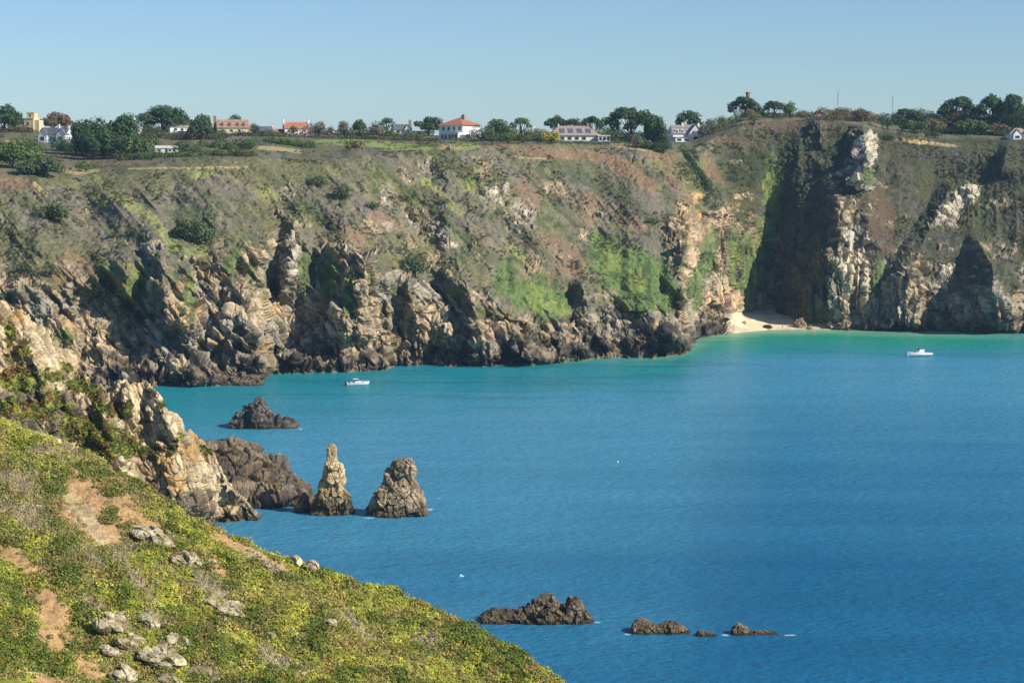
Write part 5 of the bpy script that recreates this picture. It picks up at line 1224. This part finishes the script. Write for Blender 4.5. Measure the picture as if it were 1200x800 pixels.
def boat(px, py, L, Bm, rz, label, kind):
    Y = float(Ysea(py)); X = float(ray(px, py)[0] * Y); r = empty('motorboat', (X, Y, 0), R_(rz), label, 'boat')
    h_ = hull(L, Bm, 1.25 if kind == 1 else 1.9, .85 if kind == 1 else 1.3).build('hull', gel, r)
    MB().tube([(-L * .48, Bm * .46, .62), (0, Bm * .5, .72), (L * .3, Bm * .4, .9)], .05, 6).tube([(-L * .48, -Bm * .46, .62), (0, -Bm * .5, .72), (L * .3, -Bm * .4, .9)], .05, 6).build('rubbing_strake', navy, h_)
    if kind == 1:
        MB().add([(-.9, -.8, .85), (1.5, -.7, .95), (1.5, .7, .95), (-.9, .8, .85), (-.9, -.75, 1.35), (.9, -.6, 1.4), (.9, .6, 1.4), (-.9, .75, 1.35)], [(4, 5, 6, 7), (0, 1, 5, 4), (1, 2, 6, 5), (2, 3, 7, 6), (3, 0, 4, 7)]).build('cabin', gel, r)
        MB().add([(.55, -.62, 1.38), (.55, .62, 1.38), (.05, .58, 1.95), (.05, -.58, 1.95), (-.7, -.68, 1.33), (-.7, .68, 1.33), (-.6, .6, 1.95), (-.6, -.6, 1.95)], [(0, 1, 2, 3), (0, 3, 7, 4), (1, 5, 6, 2)]).build('windscreen', dkg, r)
        MB().add([(-1.5, -.85, 1.98), (.35, -.72, 1.9), (.35, .72, 1.9), (-1.5, .85, 1.98), (-1.55, -.85, 2.14), (.25, -.72, 2.06), (.25, .72, 2.06), (-1.55, .85, 2.14)], [(0, 3, 2, 1), (4, 5, 6, 7), (0, 1, 5, 4), (1, 2, 6, 5), (2, 3, 7, 6), (3, 0, 4, 7)]).build('hardtop', gel, r)
        p_ = MB()
        for sx in (-1.35, -.1):
            for sy in (-.72, .72): p_.tube([(sx, sy, .9), (sx, sy * .98, 1.98)], .035, 6)
        p_.build('hardtop_support', chrome, r)
        MB().box(-2.4, -1.9, -.7, .7, .8, 1.15).build('stern_bench', deckm, r)
    else:
        MB().add([(-1.6, -1.15, 1.0), (2.2, -.9, 1.15), (2.2, .9, 1.15), (-1.6, 1.15, 1.0), (-1.6, -1.0, 1.75), (1.2, -.75, 1.8), (1.2, .75, 1.8), (-1.6, 1.0, 1.75)], [(4, 5, 6, 7), (0, 1, 5, 4), (1, 2, 6, 5), (2, 3, 7, 6), (3, 0, 4, 7)]).build('cabin', gel, r)
        w_ = MB(); w_.add([(1.95, -.72, 1.28), (1.95, .72, 1.28), (1.22, .68, 1.76), (1.22, -.68, 1.76)], [(0, 1, 2, 3)]); w_.box(-1.2, .9, -1.11, -1.02, 1.3, 1.62); w_.box(-1.2, .9, 1.02, 1.11, 1.3, 1.62); w_.build('cabin_window', dkg, r)
        MB().box(-1.6, .5, -1.0, 1.0, 1.78, 2.55).build('flybridge', gel, r); MB().add([(.5, -.85, 2.5), (.5, .85, 2.5), (.15, .8, 3.0), (.15, -.8, 3.0)], [(0, 1, 2, 3)]).build('flybridge_screen', dkg, r)
        MB().tube([(-1.5, -1.0, 1.7), (-1.75, -.9, 2.9), (-1.75, .9, 2.9), (-1.5, 1.0, 1.7)], .09, 7).build('radar_arch', gel, r)
        MB().box(-4.0, -3.3, -.9, .9, 1.0, 1.4).build('stern_bench', deckm, r)
        for y in (-1.42,): MB().tube([(-.6, y, .25), (-.6, y, .95)], .16, 8).build('fender', navy, r)
    rl = MB(); pts = []
    for k in range(6):
        t = .55 + .42 * k / 5; x = -L / 2 + L * t; w = Bm / 2 * (1 - max(0, (t - .45) / .55) ** 2.3) * .86; pts.append((x, w, (1.25 if kind == 1 else 1.45) + .3))
    for sy in (1, -1):
        rl.tube([(p[0], p[1] * sy, p[2]) for p in pts], .03, 5)
        for p in pts[::2]: rl.tube([(p[0], p[1] * sy, p[2] - .55), (p[0], p[1] * sy, p[2])], .025, 5)
    rl.build('bow_rail', chrome, r)
    ob = MB(); ob.box(-L / 2 - .55, -L / 2 - .1, -.22, .22, .55, 1.25); ob.box(-L / 2 - .42, -L / 2 - .22, -.1, .1, -.4, .6); ob.build('outboard_motor', navy, r)
    return r

boat(419, 451, 7.4, 2.7, 14, 'small white motorboat with hardtop, off the far cliff on the left', 1)
boat(1077, 417.5, 10.2, 3.8, 203, 'white cabin cruiser anchored near the beach on the right', 2)

# ================================================================== PEOPLE ON THE SHORE
def person(px, Y, z0, face, label, top, legs):
    X = float(ray(px, 390)[0] * Y); J = {}; verts = [(0, 0, .92), (0, 0, 1.15), (0, .01, 1.42), (0, .01, 1.52), (0, .02, 1.66), (.1, 0, .88), (.12, .03, .48), (.12, 0, .06), (-.1, 0, .88), (-.12, -.06, .48), (-.12, -.02, .06), (.2, 0, 1.40), (.26, -.02, 1.13), (.24, .12, .92), (-.2, 0, 1.40), (-.27, 0, 1.12), (-.22, .12, .9), (.12, .14, .03), (-.12, .12, .03)]
    rad = [.15, .13, .15, .06, .105, .09, .065, .045, .09, .065, .045, .06, .045, .035, .06, .045, .035, .04, .04]
    ed = [(0, 1), (1, 2), (2, 3), (3, 4), (0, 5), (5, 6), (6, 7), (0, 8), (8, 9), (9, 10), (2, 11), (11, 12), (12, 13), (2, 14), (14, 15), (15, 16), (7, 17), (10, 18)]
    root = empty('person', (X, Y, z0), R_(face), label, 'person')
    def skin(name, vs, es, rs, mat, k=1.0):
        me = bpy.data.meshes.new(name); me.from_pydata(vs, es, []); o_ = link_mesh(name, me, mat, root)
        o_.modifiers.new('skin', 'SKIN'); o_.modifiers.new('sub', 'SUBSURF').levels = 1
        if not me.skin_vertices: me.attributes  # layer is made by the modifier
        sv_ = me.skin_vertices[0].data if me.skin_vertices else None
        if sv_:
            for i_, q in enumerate(rs): sv_[i_].radius = (q * k, q * k)
            sv_[0].use_root = True
        return o_
    def ensure(o_): return o_
    skm = paint('skin', (.55, .36, .26), .6, .3, .04)
    b_ = skin('body', verts, ed, rad, skm)
    skin('swimwear' if legs is None else 'shorts', [verts[i] for i in (0, 5, 8)], [(0, 1), (0, 2)], [.165, .11, .11], legs or top)
    if top is not None and legs is not None: skin('shirt', [verts[i] for i in (1, 2, 11, 14)], [(0, 1), (1, 2), (1, 3)], [.155, .165, .075, .075], top)
    MB().tube([(0, .0, 1.68), (0, -.01, 1.79)], [.112, .06], 10).build('hair', darkw, root)
    return root
person(951.5, float(Ysea(391.5)), -.35, 160, 'bather wading, left one of the pair in the shallows off the beach', navy, None)
person(954.5, float(Ysea(391.5)), -.35, 200, 'bather wading, right one of the pair in the shallows off the beach', paint('red_cloth', (.5, .1, .08), .8, .2), None)
g = None
bi = Vb.reshape(-1, 3); q = bi[np.argmin((unproj(bi[:, 0], bi[:, 1], bi[:, 2])[0] - 917) ** 2 + (unproj(bi[:, 0], bi[:, 1], bi[:, 2])[1] - 385) ** 2)]
person(917, float(q[1]), float(q[2]), 100, 'person in dark clothes standing alone on the sand', navy, paint('dark_cloth', (.06, .06, .09), .8, .2))

# broken water where the swell meets the stacks
fv, ff = [], []
for k, (fx, fy, fw, fh) in enumerate([(504, 597, 9, 1.2), (393, 600, 10, 1.0), (339, 599, 8, .9), (268, 448.5, 16, .7), (562, 729.5, 10, 1.0), (700, 729, 8, 1.0), (850, 744, 10, 1.2), (926, 744, 16, 1.0), (735, 743, 8, 1.0), (352, 502.5, 6, .8), (432, 607, 12, .8)]):
    Yc = float(Ysea(fy)); xc = float(ray(fx, fy)[0] * Yc); s = FOC / Yc; n = 28; b0 = len(fv); dep = abs(float(Ysea(fy - fh)) - Yc)
    fv.append((xc, Yc, .05))
    for t in range(n):
        a = 2 * math.pi * t / n; rr_ = .55 + .75 * float(vnoise(np.array([t * .9]), np.array([k * 7.0]), seed=55)[0]); fv.append((xc + math.cos(a) * fw / 2 / s * rr_, Yc + math.sin(a) * dep * rr_, .03))
    for t in range(n): ff.append((b0, b0 + 1 + t, b0 + 1 + (t + 1) % n))
fo = np_mesh('foam', fv, ff, paint('sea_foam', (.34, .46, .52), .9, .1, .35, 4), n=3); tag(fo, 'thin white foam where swell breaks on the rocks', 'foam', kind='stuff')

# boulders on the beach
def boulder(px, py, w, h, seed, label, col):
    i = np.argmin((unproj(bi[:, 0], bi[:, 1], bi[:, 2])[0] - px) ** 2 + (unproj(bi[:, 0], bi[:, 1], bi[:, 2])[1] - py) ** 2); g = bi[i]
    th = np.linspace(0, 2 * math.pi, 60, endpoint=False)[None]; ph = np.linspace(-.6, math.pi / 2, 30)[:, None]
    x = np.cos(ph) * np.cos(th); y = np.cos(ph) * np.sin(th); z = np.sin(ph) + 0 * x
    a1, b1, _ = facets(x * w / 1.0 + seed, y * w / 1.0, z * h / 1.0, seed); a2, b2, _ = facets(x * w / .5, y * w / .5, z * h / .5, seed + 4)
    k = 1 + a1 * .28 + a2 * .12; V = np.stack([x * w / 2 * k, y * w / 2 * k, z * h * k], -1)
    o = np_mesh('boulder', V, grid_faces(*x.shape, wrap=True), M_rock, np.clip(col * (.7 + .6 * b1)[..., None], .01, .9)); o.location = g; tag(o, label, 'boulder')
boulder(938, 383, 5.2, 3.4, 1201, 'brown boulder standing on the sand under the big shaded cliff', C['pink'] * .6)
boulder(899, 384, 4.0, 1.3, 1203, 'low dark flat boulder on the beach left of the shaded cliff', C['dark'] * 1.4)
boulder(872, 379, 2.2, 1.2, 1205, 'small pale boulder at the left end of the beach', C['tan'])
boulder(949, 385, 2.6, 1.2, 1207, 'small brown rock right of the tall brown beach boulder', C['tan'] * .6)

# ================================================================== GULLS
def gull(px, py, Y, z, rz, label, fly):
    X = float(ray(px, py)[0] * Y); r = empty('gull', (X, Y, z), R_(rz), label, 'bird'); gw_ = paint('white_feathers', (.82, .82, .8), .8, .2, .03); gg = paint('grey_feathers', (.45, .47, .5), .8, .2, .05)
    b_ = MB(); b_.tube([(-.32, 0, .02), (-.2, 0, .03), (0, 0, .02), (.16, 0, .05), (.24, 0, .11), (.31, 0, .12), (.345, 0, .11)], [.015, .06, .09, .07, .055, .045, .012], 9); b_.build('body', gw_, r)
    MB().tube([(.34, 0, .11), (.40, 0, .095)], [.016, .006], 6).build('beak', paint('yellow_beak', (.7, .45, .05), .5), r)
    for sy in (1, -1):
        w_ = MB()
        if fly: w_.add([(.1, .06 * sy, .06), (-.12, .06 * sy, .06), (.14, .35 * sy, .2), (-.06, .35 * sy, .18), (-.06, .72 * sy, .14), (-.12, .70 * sy, .13), (.1, .06 * sy, .085), (-.12, .06 * sy, .075), (.14, .35 * sy, .22), (-.06, .35 * sy, .195)], [(0, 1, 3, 2), (2, 3, 5, 4), (6, 8, 9, 7), (8, 4, 5, 9), (0, 2, 8, 6), (1, 7, 9, 3)])
        else: w_.add([(.12, .05 * sy, .09), (-.3, .03 * sy, .08), (-.1, .1 * sy, .04), (.08, .1 * sy, .05), (-.1, .06 * sy, .12)], [(0, 4, 1), (0, 3, 4), (3, 2, 4), (2, 1, 4), (0, 1, 2, 3)])
        w_.build('wing', gg if not fly else gw_, r)
    for e in r.children: pass
    r.scale = (1.35, 1.35, 1.35)
    return r
gull(541, 669, 352, 1.0, 20, 'white gull gliding low over the water above the near slope', True)
gull(724, 541, float(Ysea(541)), .0, 60, 'white gull resting on open water in the middle of the bay', False)
gull(514, 584, float(Ysea(584)), .0, 150, 'white gull resting on the water right of the wedge-shaped stack', False)

# ================================================================== SEA
ys = np.concatenate([np.linspace(-400, 200, 13)[:-1], np.arange(200, 960, 3.0), [1000, 1200, 2000, 5000]])
xs = np.concatenate([[-4000, -1500, -700], np.arange(-420, 420, 4.0), [700, 1500, 4000]])
WX, WY = np.meshgrid(xs, ys)
wpx, wpy = unproj(WX, np.maximum(WY, 60), 0 * WX)
shY = Ysea(np.interp(wpx, pxs, sm(kk['sh'], 16)))
dsh = np.maximum(shY - WY, 0)
wnz = fbm(WX / 60, WY / 40, o=4, seed=130) - .5; wst = fbm(WX / 60, WY / 9, o=4, seed=131) - .5
bx = np.exp(-((WX - 140) / 75) ** 2)
deep = lin(24, 99, 136); mid = lin(74, 144, 172); teal = lin(24, 130, 144); green = lin(40, 148, 122); shoal = lin(128, 176, 138)
wc = np.broadcast_to(deep, WX.shape + (3,)).copy()
wc = mix(wc, mid, 1 - sstep(120, 620, dsh + 120 * wnz))
wc = mix(wc, teal, .9 * (1 - sstep(30, 190, dsh + 70 * wnz)))
wc = mix(wc, green, np.clip(bx * 1.2 + .08, 0, 1) * (1 - sstep(25, 130, dsh + 40 * wnz)))
wc = mix(wc, shoal, np.clip(bx * 1.3, 0, 1) * (1 - sstep(6, 42, dsh + 14 * wnz)))
wc = mix(wc, lin(0, 62, 84), .3 * sstep(.12, .2, wst) * (1 - sstep(40, 330, dsh)))   # weed beds
wc = wc * (1 + .25 * wst[..., None])
M_sea, nt, b = newmat('sea_water')
at = nd(nt, 'ShaderNodeAttribute', attribute_name='Col'); nt.links.new(at.outputs['Color'], b.inputs['Base Color'])
b.inputs['Roughness'].default_value = .3; b.inputs['IOR'].default_value = 1.333; b.inputs['Specular IOR Level'].default_value = .09
tc = nd(nt, 'ShaderNodeTexCoord')
def wave(scale, rot, det, sx=1.0):
    mp = nd(nt, 'ShaderNodeMapping'); mp.inputs['Rotation'].default_value = (0, 0, R_(rot)); mp.inputs['Scale'].default_value = (scale * sx, scale, scale)
    n = nd(nt, 'ShaderNodeTexNoise'); n.inputs['Scale'].default_value = 1; n.inputs['Detail'].default_value = det; n.inputs['Roughness'].default_value = .6
    nt.links.new(tc.outputs['Object'], mp.inputs[0]); nt.links.new(mp.outputs[0], n.inputs['Vector'])
    return n
w1 = wave(.22, 20, 3, .6); w2 = wave(.8, -15, 3, .6)
ad = nd(nt, 'ShaderNodeMath', operation='MULTIPLY_ADD'); ad.inputs[1].default_value = .8
nt.links.new(w2.outputs['Fac'], ad.inputs[0]); nt.links.new(w1.outputs['Fac'], ad.inputs[2])
bp = nd(nt, 'ShaderNodeBump'); bp.inputs['Strength'].default_value = .7; bp.inputs['Distance'].default_value = 1.1
nt.links.new(ad.outputs[0], bp.inputs['Height']); nt.links.new(bp.outputs['Normal'], b.inputs['Normal'])
SEA = np_mesh('sea', np.stack([WX, WY, 0 * WX], -1), grid_faces(*WX.shape), M_sea, wc, smooth=True); tag(SEA, kind='structure')

# sea air between the camera and the far cliffs
hz = MB().box(-4600, 4600, -700, 5600, -40, 190).build('haze', None); tag(hz, kind='stuff')
mh = bpy.data.materials.new('haze'); mh.use_nodes = True; nh = mh.node_tree; nh.nodes.clear()
pv = nh.nodes.new('ShaderNodeVolumePrincipled'); ho = nh.nodes.new('ShaderNodeOutputMaterial'); nh.links.new(pv.outputs[0], ho.inputs['Volume'])
pv.inputs['Color'].default_value = (.45, .72, 1.0, 1); pv.inputs['Density'].default_value = .00006; pv.inputs['Anisotropy'].default_value = .1
hz.data.materials.append(mh)

# ================================================================== LIGHT, SKY, CAMERA
SUN_EL, SUN_AZ = 34.0, 114.0            # azimuth clockwise from +Y
sv = Vector((math.sin(R_(SUN_AZ)) * math.cos(R_(SUN_EL)), math.cos(R_(SUN_AZ)) * math.cos(R_(SUN_EL)), math.sin(R_(SUN_EL))))
sun = bpy.data.lights.new('sun', 'SUN'); sun.energy = 5.0; sun.angle = R_(.5); sun.color = (1.0, .93, .82)
so = bpy.data.objects.new('sun', sun); COL.objects.link(so); so.rotation_euler = sv.to_track_quat('Z', 'Y').to_euler(); so.location = (200, -100, 300)
W = bpy.data.worlds.new('World'); SC.world = W; W.use_nodes = True
wn_ = W.node_tree; bg = wn_.nodes['Background']
sky = wn_.nodes.new('ShaderNodeTexSky'); sky.sky_type = 'NISHITA'; sky.sun_disc = False
sky.sun_elevation = R_(SUN_EL); sky.sun_rotation = R_(SUN_AZ); sky.altitude = 60; sky.air_density = 1.0; sky.dust_density = 0.0; sky.ozone_density = 4.0
tint = wn_.nodes.new('ShaderNodeVectorMath'); tint.operation = 'MULTIPLY'; tint.inputs[1].default_value = (.80, .95, 1.13)
wn_.links.new(sky.outputs[0], tint.inputs[0]); wn_.links.new(tint.outputs[0], bg.inputs[0]); bg.inputs[1].default_value = .084
cam = bpy.data.cameras.new('camera'); co = bpy.data.objects.new('camera', cam); COL.objects.link(co)
co.location = (0, 0, CAMH); co.rotation_euler = (R_(90) - TH, 0, 0)
cam.sensor_width = 36; cam.lens = 36 * FOC / 1200; cam.clip_start = 1; cam.clip_end = 20000
SC.camera = co
SC.view_settings.view_transform = 'Standard'; SC.view_settings.look = 'None'; SC.view_settings.gamma = 1; SC.view_settings.exposure = .3
SC.view_settings.use_curve_mapping = False
SC.cycles.max_bounces = 5; SC.cycles.diffuse_bounces = 1; SC.cycles.glossy_bounces = 2
